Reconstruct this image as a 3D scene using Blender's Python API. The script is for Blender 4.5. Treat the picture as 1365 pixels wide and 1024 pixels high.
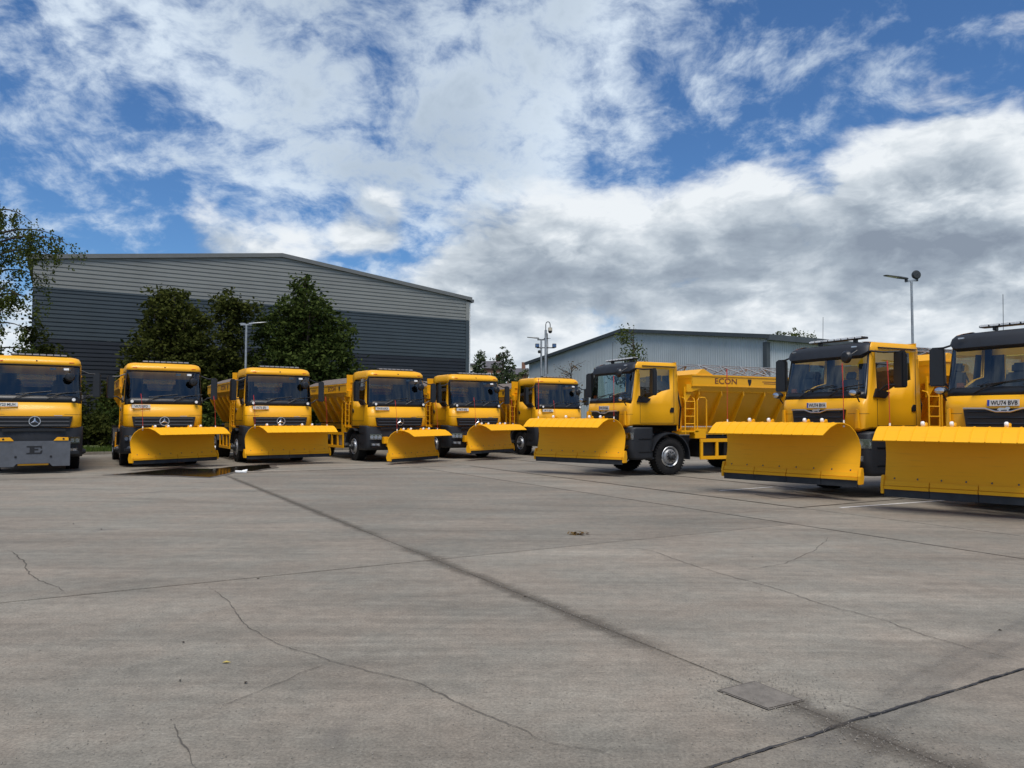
import bpy, bmesh, math, random
from mathutils import Vector, Matrix, Euler, noise as mnoise

random.seed(7)
R = math.radians
scene = bpy.context.scene
for o in list(bpy.data.objects):
    bpy.data.objects.remove(o, do_unlink=True)

# ------------------------------------------------------------------ camera
CAM_H, PITCH, ROLL, FPX = 1.59, .0451, .0041, 1000.0
cam_data = bpy.data.cameras.new('camera')
cam = bpy.data.objects.new('camera', cam_data)
scene.collection.objects.link(cam)
cam_data.sensor_fit = 'HORIZONTAL'
cam_data.sensor_width = 36.0
cam_data.lens = 36.0 * FPX / 1365.0
cam_data.clip_start, cam_data.clip_end = .05, 6000
cam.matrix_world = (Matrix.Translation((0, 0, CAM_H)) @ Matrix.Rotation(R(90) + PITCH, 4, 'X')
                    @ Matrix.Rotation(ROLL, 4, 'Z'))
scene.camera = cam
scene.render.resolution_x, scene.render.resolution_y = 1024, 768
scene.view_settings.view_transform = 'Standard'
scene.view_settings.look = 'None'
scene.view_settings.exposure = 0.35
scene.view_settings.gamma = 1.0
scene.view_settings.use_curve_mapping = False

def ray(px, py):
    x2 = (px - 682.5) / FPX; u2 = (512 - py) / FPX
    cr, sr = math.cos(ROLL), math.sin(ROLL)
    x = x2 * cr - u2 * sr; u = x2 * sr + u2 * cr
    c, s = math.cos(PITCH), math.sin(PITCH)
    return Vector((x, c - u * s, s + u * c))
def at(px, py, z=0.0):
    d = ray(px, py); return Vector((0, 0, CAM_H)) + d * ((z - CAM_H) / d.z)
def atY(px, py, Y):
    d = ray(px, py); return Vector((0, 0, CAM_H)) + d * (Y / d.y)

# ------------------------------------------------------------------ sky and sun
SUN_EL, SUN_AZ = R(65), R(176)      # azimuth clockwise from +Y (the viewing direction)
world = bpy.data.worlds.new('World'); scene.world = world
world.use_nodes = True
world.cycles.sampling_method = 'MANUAL'; world.cycles.sample_map_resolution = 512
nt = world.node_tree; nt.nodes.clear()
def N(kind, **kw):
    n = nt.nodes.new(kind)
    for k, v in kw.items(): setattr(n, k, v)
    return n
def val(sock, v):
    if hasattr(v, 'is_linked') or hasattr(v, 'links'): nt.links.new(v, sock)
    else: sock.default_value = v
def M(op, a, b=None, c=None, clamp=False):
    n = N('ShaderNodeMath', operation=op); n.use_clamp = clamp
    val(n.inputs[0], a)
    if b is not None: val(n.inputs[1], b)
    if c is not None: val(n.inputs[2], c)
    return n.outputs[0]
def VM(op, a, b=None, s=None):
    n = N('ShaderNodeVectorMath', operation=op); val(n.inputs[0], a)
    if b is not None: val(n.inputs[1], b)
    if s is not None: val(n.inputs['Scale'], s)
    return n.outputs['Value'] if op in ('DOT_PRODUCT', 'LENGTH') else n.outputs['Vector']
def MR(v, a, b, c=0.0, d=1.0, smooth=True):
    n = N('ShaderNodeMapRange'); n.interpolation_type = 'SMOOTHSTEP' if smooth else 'LINEAR'
    val(n.inputs['Value'], v)
    for nm, x in (('From Min', a), ('From Max', b), ('To Min', c), ('To Max', d)): val(n.inputs[nm], x)
    return n.outputs['Result']
def NZ(vec, scale, detail, rough, dist=0.0, lac=2.0):
    n = N('ShaderNodeTexNoise'); val(n.inputs['Vector'], vec)
    n.inputs['Scale'].default_value = scale; n.inputs['Detail'].default_value = detail
    n.inputs['Roughness'].default_value = rough; n.inputs['Distortion'].default_value = dist
    n.inputs['Lacunarity'].default_value = lac
    return n.outputs['Fac']
def MIX(f, a, b):
    n = N('ShaderNodeMix', data_type='RGBA'); val(n.inputs[0], f)
    val(n.inputs[6], a); val(n.inputs[7], b); return n.outputs[2]
sky = N('ShaderNodeTexSky', sky_type='NISHITA')
sky.sun_disc = False; sky.sun_elevation = SUN_EL; sky.sun_rotation = SUN_AZ
sky.altitude = 60; sky.air_density = 1.0; sky.dust_density = .4; sky.ozone_density = 2.5
SKYSTR = 0.075
D = N('ShaderNodeTexCoord').outputs['Generated']
sep = N('ShaderNodeSeparateXYZ'); nt.links.new(D, sep.inputs[0])
dz = M('MAXIMUM', sep.outputs['Z'], 0.0)
def blob(px, py, inner, outer, amp):
    """soft round region of the sky about one direction (degrees)"""
    d = ray(px, py).normalized()
    dot = VM('DOT_PRODUCT', D, (d.x, d.y, d.z))
    return MR(dot, math.cos(R(outer)), math.cos(R(inner)), 0.0, amp)
def addall(l):
    r = l[0]
    for x in l[1:]: r = M('ADD', r, x)
    return r
# flat cloud deck coordinates: perspective towards the horizon
inv = M('DIVIDE', 1.0, M('ADD', dz, .42))
cmb = N('ShaderNodeCombineXYZ')
nt.links.new(M('MULTIPLY', sep.outputs['X'], inv), cmb.inputs[0])
nt.links.new(M('MULTIPLY', sep.outputs['Y'], inv), cmb.inputs[1])
P = cmb.outputs[0]
warp = N('ShaderNodeTexNoise'); nt.links.new(P, warp.inputs['Vector'])
warp.inputs['Scale'].default_value = 3.0; warp.inputs['Detail'].default_value = 4
Pw = VM('ADD', P, VM('SCALE', VM('SUBTRACT', warp.outputs['Color'], (.5, .5, .5)), s=.16))
# high, thin broken layer
h1 = NZ(Pw, 3.0, 7, .60)
h2 = NZ(VM('MULTIPLY', Pw, (1.0, 1.0, 1.0)), 12.0, 6, .66)
hcov = addall([blob(440, 130, 3, 24, .035), blob(560, 60, 3, 16, .05), blob(800, 120, 3, 15, .045), blob(330, 190, 2, 11, .05), blob(1200, 60, 3, 20, -.085),
               blob(150, 265, 2, 11, -.15), blob(700, 200, 2, 12, .03), blob(80, 60, 2, 9, .03), blob(930, 40, 2, 8, .05), blob(60, 170, 2, 9, .03), blob(70, 290, 2, 8, .09)])
hd = M('ADD', M('ADD', M('MULTIPLY', h1, .58), M('MULTIPLY', h2, .42)), M('ADD', hcov, .032))
hden = MR(hd, .46, .72)
hgrey = MR(M('ADD', M('MULTIPLY', h1, .7), blob(540, 60, 4, 17, .16)), .40, .62)
# low cumulus bank, towering over the horizon: solid noise in direction space
V = VM('MULTIPLY', D, (1.0, 1.0, 2.0))
w2 = N('ShaderNodeTexNoise'); nt.links.new(V, w2.inputs['Vector'])
w2.inputs['Scale'].default_value = 8; w2.inputs['Detail'].default_value = 4
Vw = VM('ADD', V, VM('SCALE', VM('SUBTRACT', w2.outputs['Color'], (.5, .5, .5)), s=.07))
c1 = NZ(Vw, 4.6, 8, .58)
c2 = NZ(VM('ADD', Vw, (0, .01, .10)), 4.6, 5, .55)
c3 = NZ(VM('ADD', Vw, (.03, .01, .025)), 4.6, 8, .58)
lowband = MR(sep.outputs['Z'], .08, .34, .10, -.24, smooth=False)
lcov = addall([lowband, blob(1190, 250, 4, 13, .20), blob(1340, 180, 3, 13, .20), blob(930, 320, 3, 10, .16), blob(700, 350, 3, 9, .15), blob(1150, 350, 4, 14, .08),
               blob(495, 295, 1.0, 3.6, .22), blob(350, 322, 2, 8, .22), blob(260, 330, 1.5, 5, .05), blob(560, 340, 2, 8, .12), blob(180, 280, 3, 11, -.16), blob(40, 340, 3, 9, .10), blob(480, 120, 6, 16, -.06), blob(1080, 60, 5, 15, -.14)])
cd = M('ADD', c1, lcov)
cden = MR(cd, .46, .63)
lit = M('MULTIPLY', M('SUBTRACT', c1, c2), 1.9)           # thinner above: lit crown, thicker above: grey base
lit2 = M('MULTIPLY', M('SUBTRACT', c1, c3), 2.6)
thick = MR(cd, .54, .80)
base_ = M('SUBTRACT', MR(sep.outputs['Z'], .15, .33, .17, -.16), MR(sep.outputs['Z'], .085, .165, .34, 0.0))
shade = M('SUBTRACT', M('ADD', M('SUBTRACT', .90, M('MULTIPLY', thick, .38)), M('ADD', lit, lit2)), base_, clamp=True)
ramp = N('ShaderNodeValToRGB'); nt.links.new(shade, ramp.inputs[0])
cr = ramp.color_ramp
cr.elements[0].position = 0.0; cr.elements[0].color = (.20, .24, .30, 1)
cr.elements[1].position = 1.0; cr.elements[1].color = (.67, .705, .735, 1)
e = cr.elements.new(.35); e.color = (.29, .34, .40, 1)
e = cr.elements.new(.70); e.color = (.47, .52, .57, 1)
blue = VM('MULTIPLY', VM('SCALE', sky.outputs[0], s=SKYSTR), (.58, .88, 1.18))
hcol = MIX(hgrey, (.60, .68, .76, 1), (.34, .41, .49, 1))
c_hi = MIX(M('MULTIPLY', hden, .92), blue, hcol)
c_all = MIX(cden, c_hi, ramp.outputs[0])
# milky air right above the horizon
hz = MR(sep.outputs['Z'], .0, .14, .35, 0.0)
c_fin = MIX(hz, c_all, (.46, .54, .64, 1))
bg = N('ShaderNodeBackground'); nt.links.new(c_fin, bg.inputs['Color']); bg.inputs['Strength'].default_value = 1.0
out = N('ShaderNodeOutputWorld'); nt.links.new(bg.outputs[0], out.inputs['Surface'])

sun_d = bpy.data.lights.new('sun', 'SUN'); sun = bpy.data.objects.new('sun', sun_d)
scene.collection.objects.link(sun)
sun_d.energy = 3.0; sun_d.angle = R(34); sun_d.color = (1.0, .94, .86)
sd = Vector((math.sin(SUN_AZ) * math.cos(SUN_EL), math.cos(SUN_AZ) * math.cos(SUN_EL), math.sin(SUN_EL)))
sun.rotation_euler = (-sd).to_track_quat('-Z', 'Y').to_euler()

# ------------------------------------------------------------------ materials
def material(name):
    m = bpy.data.materials.new(name); m.use_nodes = True
    b = m.node_tree.nodes['Principled BSDF']; return m, m.node_tree, b
def simple(name, col, rough=.5, metal=0.0, spec=.5, coat=0.0, bump=0.0, bscale=60, var=0.0, vscale=3.0, dirt=None):
    m, t, b = material(name)
    b.inputs['Base Color'].default_value = (*col, 1); b.inputs['Roughness'].default_value = rough
    b.inputs['Metallic'].default_value = metal; b.inputs['Specular IOR Level'].default_value = spec
    b.inputs['Coat Weight'].default_value = coat; b.inputs['Coat Roughness'].default_value = .12
    tc = t.nodes.new('ShaderNodeTexCoord')
    if var:
        oi = t.nodes.new('ShaderNodeObjectInfo'); ov = t.nodes.new('ShaderNodeVectorMath'); ov.operation = 'MULTIPLY_ADD'
        t.links.new(oi.outputs['Random'], ov.inputs[0]); ov.inputs[1].default_value = (37, 53, 71); t.links.new(tc.outputs['Object'], ov.inputs[2])
        n = t.nodes.new('ShaderNodeTexNoise'); n.inputs['Scale'].default_value = vscale; n.inputs['Detail'].default_value = 8
        n.inputs['Roughness'].default_value = .65
        t.links.new(ov.outputs[0], n.inputs['Vector'])
        mx = t.nodes.new('ShaderNodeMix'); mx.data_type = 'RGBA'
        d = dirt or tuple(c * (1 - var) for c in col)
        mx.inputs[6].default_value = (*[min(1, c * (1 + (0 if dirt else var * .6))) for c in col], 1); mx.inputs[7].default_value = (*d, 1)
        mr = t.nodes.new('ShaderNodeMapRange'); mr.inputs['From Min'].default_value = .35; mr.inputs['From Max'].default_value = .75
        if dirt: mr.inputs['To Max'].default_value = var
        t.links.new(n.outputs['Fac'], mr.inputs['Value']); t.links.new(mr.outputs[0], mx.inputs[0])
        t.links.new(mx.outputs[2], b.inputs['Base Color'])
        m2 = t.nodes.new('ShaderNodeMapRange'); m2.inputs['To Min'].default_value = max(.02, rough - .1); m2.inputs['To Max'].default_value = min(1, rough + .16)
        t.links.new(n.outputs['Fac'], m2.inputs['Value']); t.links.new(m2.outputs[0], b.inputs['Roughness'])
    if bump:
        n = t.nodes.new('ShaderNodeTexNoise'); n.inputs['Scale'].default_value = bscale; n.inputs['Detail'].default_value = 5
        t.links.new(tc.outputs['Object'], n.inputs['Vector'])
        bp = t.nodes.new('ShaderNodeBump'); bp.inputs['Strength'].default_value = bump; bp.inputs['Distance'].default_value = .01
        t.links.new(n.outputs['Fac'], bp.inputs['Height']); t.links.new(bp.outputs[0], b.inputs['Normal'])
    return m
MT = {}
MT['yellow'] = simple('yellow_paint', (.80, .385, .006), .38, spec=.35, coat=.18, var=.22, vscale=1.6, dirt=(.60, .280, .008))
MT['plough'] = simple('plough_yellow_paint', (.82, .390, .006), .50, spec=.25, coat=.0, bump=.05, bscale=25, var=.22, vscale=1.1, dirt=(.66, .310, .006))
def scratch(m, col, amt):
    t = m.node_tree; b = t.nodes['Principled BSDF']; src = b.inputs['Base Color'].links[0].from_socket
    tc = t.nodes.new('ShaderNodeTexCoord'); mp = t.nodes.new('ShaderNodeMapping'); mp.inputs['Scale'].default_value = (.7, 9, 26); mp.inputs['Rotation'].default_value = (0, R(4), 0)
    t.links.new(tc.outputs['Object'], mp.inputs['Vector']); n = t.nodes.new('ShaderNodeTexNoise'); n.inputs['Scale'].default_value = 1.6; n.inputs['Detail'].default_value = 9; n.inputs['Roughness'].default_value = .75
    t.links.new(mp.outputs[0], n.inputs['Vector']); mr = t.nodes.new('ShaderNodeMapRange'); mr.inputs['From Min'].default_value = .55; mr.inputs['From Max'].default_value = .74; mr.inputs['To Max'].default_value = amt
    t.links.new(n.outputs['Fac'], mr.inputs[0]); mx = t.nodes.new('ShaderNodeMix'); mx.data_type = 'RGBA'; t.links.new(mr.outputs[0], mx.inputs[0]); t.links.new(src, mx.inputs[6]); mx.inputs[7].default_value = (*col, 1)
    t.links.new(mx.outputs[2], b.inputs['Base Color'])
scratch(MT['plough'], (.36, .17, .02), .5)
MT['plastic'] = simple('dark_grey_plastic', (.012, .014, .018), .55, bump=.05, bscale=200, var=.3)
MT['black'] = simple('black_trim', (.008, .009, .011), .38, spec=.5, var=.2)
MT['rubber'] = simple('tyre_rubber', (.011, .011, .012), .85, spec=.2, bump=.2, bscale=40, var=.5, vscale=6, dirt=(.035, .033, .030))
MT['edge'] = simple('worn_rubber_edge', (.030, .033, .037), .7, spec=.3, bump=.15, bscale=40, var=.4)
MT['chassis'] = simple('chassis_black', (.010, .010, .011), .6, var=.3)
MT['interior'] = simple('cab_lining', (.022, .024, .027), .8, spec=.2)
MT['seat'] = simple('seat_cloth', (.030, .033, .038), .9, spec=.1, bump=.2)
MT['chrome'] = simple('bright_metal', (.62, .63, .65), .28, metal=1.0)
MT['alloy'] = simple('wheel_silver', (.42, .43, .44), .40, metal=.75, var=.35, vscale=9)
MT['hub'] = simple('hub_grey', (.05, .052, .055), .5, metal=.4, var=.3)
MT['white'] = simple('white_plastic', (.80, .80, .78), .45)
MT['plate'] = simple('number_plate_white', (.62, .62, .58), .4)
MT['ink'] = simple('plate_letters', (.010, .010, .012), .5)
MT['blueband'] = simple('plate_blue_band', (.02, .05, .35), .4)
MT['red'] = simple('marker_red', (.48, .030, .022), .45)
MT['orange'] = simple('orange_plastic', (.80, .13, .02), .5)
MT['steel'] = simple('galvanised_steel', (.33, .35, .36), .45, metal=.55, var=.3, vscale=8)
MT['rackgrey'] = simple('dull_grey_rack', (.20, .21, .215), .55, var=.3)
MT['darksteel'] = simple('painted_grey_steel', (.090, .095, .100), .5, var=.3, vscale=3)
MT['mountgrey'] = simple('grey_mount_plate', (.088, .095, .108), .50, var=.25, vscale=4)
MT['tarp'] = simple('load_cover_sheet', (.155, .125, .105), .8, spec=.2, bump=.3, bscale=9, var=.3)
MT['salt'] = simple('hopper_lining', (.30, .16, .02), .7, var=.3)
MT['lettering'] = simple('dark_red_brown_lettering', (.16, .05, .02), .5)
MT['lampdark'] = simple('lamp_head_dark', (.028, .030, .030), .45)
def glassy(name, tint, refl=.10, rough=.02, alpha=.0):
    m, t, b = material(name); t.nodes.remove(b)
    o = t.nodes['Material Output']
    tr = t.nodes.new('ShaderNodeBsdfTransparent'); tr.inputs[0].default_value = (*tint, 1)
    gl = t.nodes.new('ShaderNodeBsdfGlossy'); gl.inputs['Color'].default_value = (.95, .97, 1, 1); gl.inputs['Roughness'].default_value = rough
    fr = t.nodes.new('ShaderNodeFresnel'); fr.inputs['IOR'].default_value = 1.52
    ad = t.nodes.new('ShaderNodeMath'); ad.operation = 'MULTIPLY_ADD'; ad.inputs[1].default_value = 1.0; ad.inputs[2].default_value = refl
    t.links.new(fr.outputs[0], ad.inputs[0])
    mx = t.nodes.new('ShaderNodeMixShader'); t.links.new(ad.outputs[0], mx.inputs[0])
    t.links.new(tr.outputs[0], mx.inputs[1]); t.links.new(gl.outputs[0], mx.inputs[2])
    t.links.new(mx.outputs[0], o.inputs['Surface']); return m
MT['glass'] = glassy('clear_cab_glass', (.70, .82, .80), .03)
MT['darkglass'] = glassy('tinted_cab_glass', (.44, .50, .50), .02)
MT['barlens'] = simple('light_bar_lens', (.30, .30, .31), .3)
MT['lens'] = glassy('lamp_lens', (.92, .93, .95), .16, .05)

# concrete ---------------------------------------------------------------
def concrete(name, tone=(.204, .180, .146)):
    m, t, b = material(name)
    def n(kind): return t.nodes.new(kind)
    geo = n('ShaderNodeNewGeometry'); oi = n('ShaderNodeObjectInfo')
    def nz(scale, det, rough=.6, vec=None, dist=0):
        x = n('ShaderNodeTexNoise'); x.inputs['Scale'].default_value = scale; x.inputs['Detail'].default_value = det
        x.inputs['Roughness'].default_value = rough; x.inputs['Distortion'].default_value = dist
        t.links.new(vec or geo.outputs['Position'], x.inputs['Vector']); return x.outputs['Fac']
    def mrange(v, a, b_, c, d):
        x = n('ShaderNodeMapRange'); t.links.new(v, x.inputs[0])
        for k, q in zip(('From Min', 'From Max', 'To Min', 'To Max'), (a, b_, c, d)): x.inputs[k].default_value = q
        return x.outputs[0]
    def mul(a, b_):
        x = n('ShaderNodeMath'); x.operation = 'MULTIPLY'
        for i, q in enumerate((a, b_)):
            if isinstance(q, float): x.inputs[i].default_value = q
            else: t.links.new(q, x.inputs[i])
        return x.outputs[0]
    mp = n('ShaderNodeMapping'); mp.inputs['Rotation'].default_value = (0, 0, R(-29)); mp.inputs['Scale'].default_value = (.13, 4.5, 1)
    t.links.new(geo.outputs['Position'], mp.inputs['Vector'])
    mp2 = n('ShaderNodeMapping'); mp2.inputs['Rotation'].default_value = (0, 0, R(-33)); mp2.inputs['Scale'].default_value = (.30, 1.3, 1)
    t.links.new(geo.outputs['Position'], mp2.inputs['Vector'])
    brush = mrange(nz(2.2, 9, .70, mp.outputs[0]), .30, .70, .88, 1.12)
    wear = mrange(nz(1.0, 9, .68, mp2.outputs[0], .5), .30, .72, .74, 1.24)
    big = mrange(nz(.16, 5, .55), .3, .7, .88, 1.12)
    fine = mrange(nz(55, 4, .75), .28, .72, .66, 1.34)
    mid = mrange(nz(7, 8, .75), .3, .7, .80, 1.20)
    f = mul(mul(mul(brush, wear), mul(big, fine)), mid)
    rnd = mrange(oi.outputs['Random'], 0, 1, .92, 1.08)
    f = mul(f, rnd)
    # warm/cool drift
    mx = n('ShaderNodeMix'); mx.data_type = 'RGBA'
    mx.inputs[6].default_value = (tone[0] * 1.02, tone[1] * .99, tone[2] * .97, 1); mx.inputs[7].default_value = (tone[0] * .955, tone[1] * .99, tone[2] * 1.0, 1)
    t.links.new(mrange(nz(.75, 7, .65), .40, .60, 0, 1), mx.inputs[0])
    sc = n('ShaderNodeVectorMath'); sc.operation = 'SCALE'; t.links.new(mx.outputs[2], sc.inputs[0]); t.links.new(f, sc.inputs['Scale'])
    # pale aggregate and dark specks
    vo = n('ShaderNodeTexVoronoi'); vo.inputs['Scale'].default_value = 42; t.links.new(geo.outputs['Position'], vo.inputs['Vector'])
    speck = mrange(vo.outputs['Distance'], .05, .17, 1, 0)
    pick = mrange(nz(30, 2), .54, .62, 0, .7)
    m2 = n('ShaderNodeMix'); m2.data_type = 'RGBA'; t.links.new(mul(speck, pick), m2.inputs[0])
    t.links.new(sc.outputs[0], m2.inputs[6]); m2.inputs[7].default_value = (.36, .34, .31, 1)
    dark = mrange(nz(70, 2, .5), .66, .70, 0, .5)
    m3 = n('ShaderNodeMix'); m3.data_type = 'RGBA'; t.links.new(dark, m3.inputs[0]); t.links.new(m2.outputs[2], m3.inputs[6]); m3.inputs[7].default_value = (.055, .05, .045, 1)
    # oil drips and old stains
    st = mrange(nz(.8, 5, .55, None, .8), .64, .72, 0, .34)
    m4 = n('ShaderNodeMix'); m4.data_type = 'RGBA'; t.links.new(st, m4.inputs[0]); t.links.new(m3.outputs[2], m4.inputs[6]); m4.inputs[7].default_value = (.085, .075, .068, 1)
    t.links.new(m4.outputs[2], b.inputs['Base Color'])
    b.inputs['Roughness'].default_value = .82; b.inputs['Specular IOR Level'].default_value = .3
    bp = n('ShaderNodeBump'); bp.inputs['Strength'].default_value = .55; bp.inputs['Distance'].default_value = .006
    t.links.new(nz(60, 5, .8), bp.inputs['Height'])
    bp2 = n('ShaderNodeBump'); bp2.inputs['Strength'].default_value = .35; bp2.inputs['Distance'].default_value = .02
    t.links.new(nz(2.4, 6, .65, mp.outputs[0]), bp2.inputs['Height']); t.links.new(bp.outputs[0], bp2.inputs['Normal'])
    t.links.new(bp2.outputs[0], b.inputs['Normal'])
    return m
MT['concrete'] = concrete('yard_concrete')
MT['joint'] = simple('joint_filler', (.075, .066, .056), .9, spec=.1, var=.4, vscale=8)
MT['tar'] = simple('joint_tar', (.034, .031, .029), .6, bump=.4, bscale=50, var=.4, vscale=12)
MT['crack'] = simple('crack_dirt', (.060, .052, .044), .95, spec=.05, var=.4, vscale=20)
MT['cast'] = simple('cast_iron', (.150, .132, .110), .8, metal=.0, bump=.4, bscale=80, var=.35, vscale=14)
MT['paintline'] = simple('worn_white_line', (.62, .61, .58), .8, var=.45, vscale=7, dirt=(.15, .14, .125))
MT['tyremark'] = simple('tyre_mark', (.10, .095, .088), .85, var=.6, vscale=18, dirt=(.15, .138, .122))
MT['crumble'] = simple('crumbled_concrete', (.075, .068, .060), .95, spec=.1, bump=.9, bscale=45, var=.7, vscale=16, dirt=(.13, .12, .105))
MT['gravel'] = simple('loose_grit', (.23, .21, .18), .9, spec=.2, var=.6, vscale=40)
def film(name, col, amax, nscale, sharp=.35, fine=0.0):
    m, t, b = material(name); b.inputs['Roughness'].default_value = .9; b.inputs['Specular IOR Level'].default_value = .15
    g = t.nodes.new('ShaderNodeNewGeometry'); at_ = t.nodes.new('ShaderNodeAttribute'); at_.attribute_name = 'fade'
    n1 = t.nodes.new('ShaderNodeTexNoise'); n1.inputs['Scale'].default_value = nscale; n1.inputs['Detail'].default_value = 8; n1.inputs['Roughness'].default_value = .72
    t.links.new(g.outputs['Position'], n1.inputs['Vector'])
    ad = t.nodes.new('ShaderNodeMath'); ad.operation = 'MULTIPLY_ADD'; t.links.new(n1.outputs['Fac'], ad.inputs[0]); ad.inputs[1].default_value = 1.5; t.links.new(at_.outputs['Fac'], ad.inputs[2])
    mr = t.nodes.new('ShaderNodeMapRange'); mr.interpolation_type = 'SMOOTHSTEP'; t.links.new(ad.outputs[0], mr.inputs[0])
    mr.inputs['From Min'].default_value = 1.20 - sharp * .5; mr.inputs['From Max'].default_value = 1.20 + sharp * .5; mr.inputs['To Max'].default_value = amax
    t.links.new(mr.outputs[0], b.inputs['Alpha'])
    n2 = t.nodes.new('ShaderNodeTexNoise'); n2.inputs['Scale'].default_value = 90; n2.inputs['Detail'].default_value = 3; t.links.new(g.outputs['Position'], n2.inputs['Vector'])
    mx = t.nodes.new('ShaderNodeMix'); mx.data_type = 'RGBA'; m2 = t.nodes.new('ShaderNodeMapRange'); m2.inputs['From Min'].default_value = .35; m2.inputs['From Max'].default_value = .65; t.links.new(n2.outputs['Fac'], m2.inputs[0]); t.links.new(m2.outputs[0], mx.inputs[0])
    mx.inputs[6].default_value = (*[c * .65 for c in col], 1); mx.inputs[7].default_value = (*[c * 1.5 for c in col], 1); t.links.new(mx.outputs[2], b.inputs['Base Color'])
    bp = t.nodes.new('ShaderNodeBump'); bp.inputs['Strength'].default_value = .6; bp.inputs['Distance'].default_value = .01; t.links.new(n2.outputs['Fac'], bp.inputs['Height']); t.links.new(bp.outputs[0], b.inputs['Normal'])
    return m
MT['crumblefilm'] = film('crumbled_joint_surface', (.100, .086, .071), .48, 14, 1.1)
MT['crackfilm'] = film('hairline_crack', (.078, .068, .057), .60, 5, .7)
MT['tyrefilm'] = film('tyre_rubber_film', (.105, .10, .096), .13, 6, 1.4)
MT['stainfilm'] = film('damp_stain', (.10, .088, .075), .55, 1.6, .8)
MT['earth'] = simple('earth', (.045, .038, .026), .95, spec=.1, bump=.5, var=.4)
def leafmat(name, col, col2, trans=.25):
    m, t, b = material(name)
    geo = t.nodes.new('ShaderNodeNewGeometry')
    mx = t.nodes.new('ShaderNodeMix'); mx.data_type = 'RGBA'
    mx.inputs[6].default_value = (*col, 1); mx.inputs[7].default_value = (*col2, 1)
    t.links.new(geo.outputs['Random Per Island'], mx.inputs[0])
    t.links.new(mx.outputs[2], b.inputs['Base Color']); b.inputs['Roughness'].default_value = .9
    b.inputs['Specular IOR Level'].default_value = .04
    tl = t.nodes.new('ShaderNodeBsdfTranslucent'); t.links.new(mx.outputs[2], tl.inputs[0])
    ms = t.nodes.new('ShaderNodeMixShader'); ms.inputs[0].default_value = trans
    t.links.new(b.outputs[0], ms.inputs[1]); t.links.new(tl.outputs[0], ms.inputs[2])
    t.links.new(ms.outputs[0], t.nodes['Material Output'].inputs['Surface']); return m
MT['leaf'] = leafmat('broadleaf_foliage', (.022, .038, .009), (.070, .092, .022))
MT['leaf2'] = leafmat('olive_foliage', (.026, .034, .008), (.072, .080, .018))
MT['birch'] = leafmat('birch_foliage', (.034, .054, .012), (.10, .115, .028), .35)
MT['poplar'] = leafmat('poplar_foliage_hazed', (.050, .072, .038), (.105, .130, .066), .25)  # poplar green made paler: distance haze is put into the leaf colour
MT['hazeleaf'] = leafmat('far_foliage_hazed', (.050, .072, .026), (.115, .140, .052), .3)  # lighter leaf colours stand in for haze over the distant trees
MT['grassleaf'] = leafmat('grass_blades', (.040, .075, .014), (.11, .15, .032), .3)
MT['deadleaf'] = leafmat('dead_leaves', (.055, .028, .010), (.18, .11, .035), .1)
MT['bark'] = simple('bark', (.055, .045, .036), .9, spec=.1, bump=.6, bscale=18, var=.4, vscale=6)
MT['clad_top'] = simple('cladding_silver_grey', (.22, .225, .208), .45, spec=.4, var=.10, vscale=.7)
MT['clad_mid'] = simple('cladding_slate', (.046, .061, .070), .5, spec=.4, var=.16, vscale=.6)
MT['clad_low'] = simple('cladding_navy', (.020, .024, .031), .5, spec=.4, var=.2, vscale=.6)
MT['clad_pale'] = simple('cladding_pale_blue_grey', (.46, .50, .51), .5, spec=.4, var=.12, vscale=.5)
MT['trim_grey'] = simple('trim_dark_grey', (.055, .065, .070), .5, var=.2)
MT['trim_light'] = simple('trim_light_grey', (.45, .47, .47), .5, var=.15)
MT['roofsheet'] = simple('roof_sheet', (.20, .21, .21), .5, var=.2)
MT['brick'] = simple('far_brick', (.20, .10, .065), .9, var=.3, vscale=2)
MT['render'] = simple('far_render', (.42, .38, .30), .9, var=.2, vscale=1)
MT['slate'] = simple('far_slate', (.085, .080, .085), .8, var=.2)
MT['windowdark'] = simple('far_window', (.03, .035, .04), .1)
MT['rust'] = simple('puddle_mud', (.030, .020, .010), .6, var=.4, vscale=5)
m, t, b = material('puddle_water'); MT['water'] = m
b.inputs['Base Color'].default_value = (.012, .010, .007, 1); b.inputs['Roughness'].default_value = .10; b.inputs['IOR'].default_value = 1.25

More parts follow.
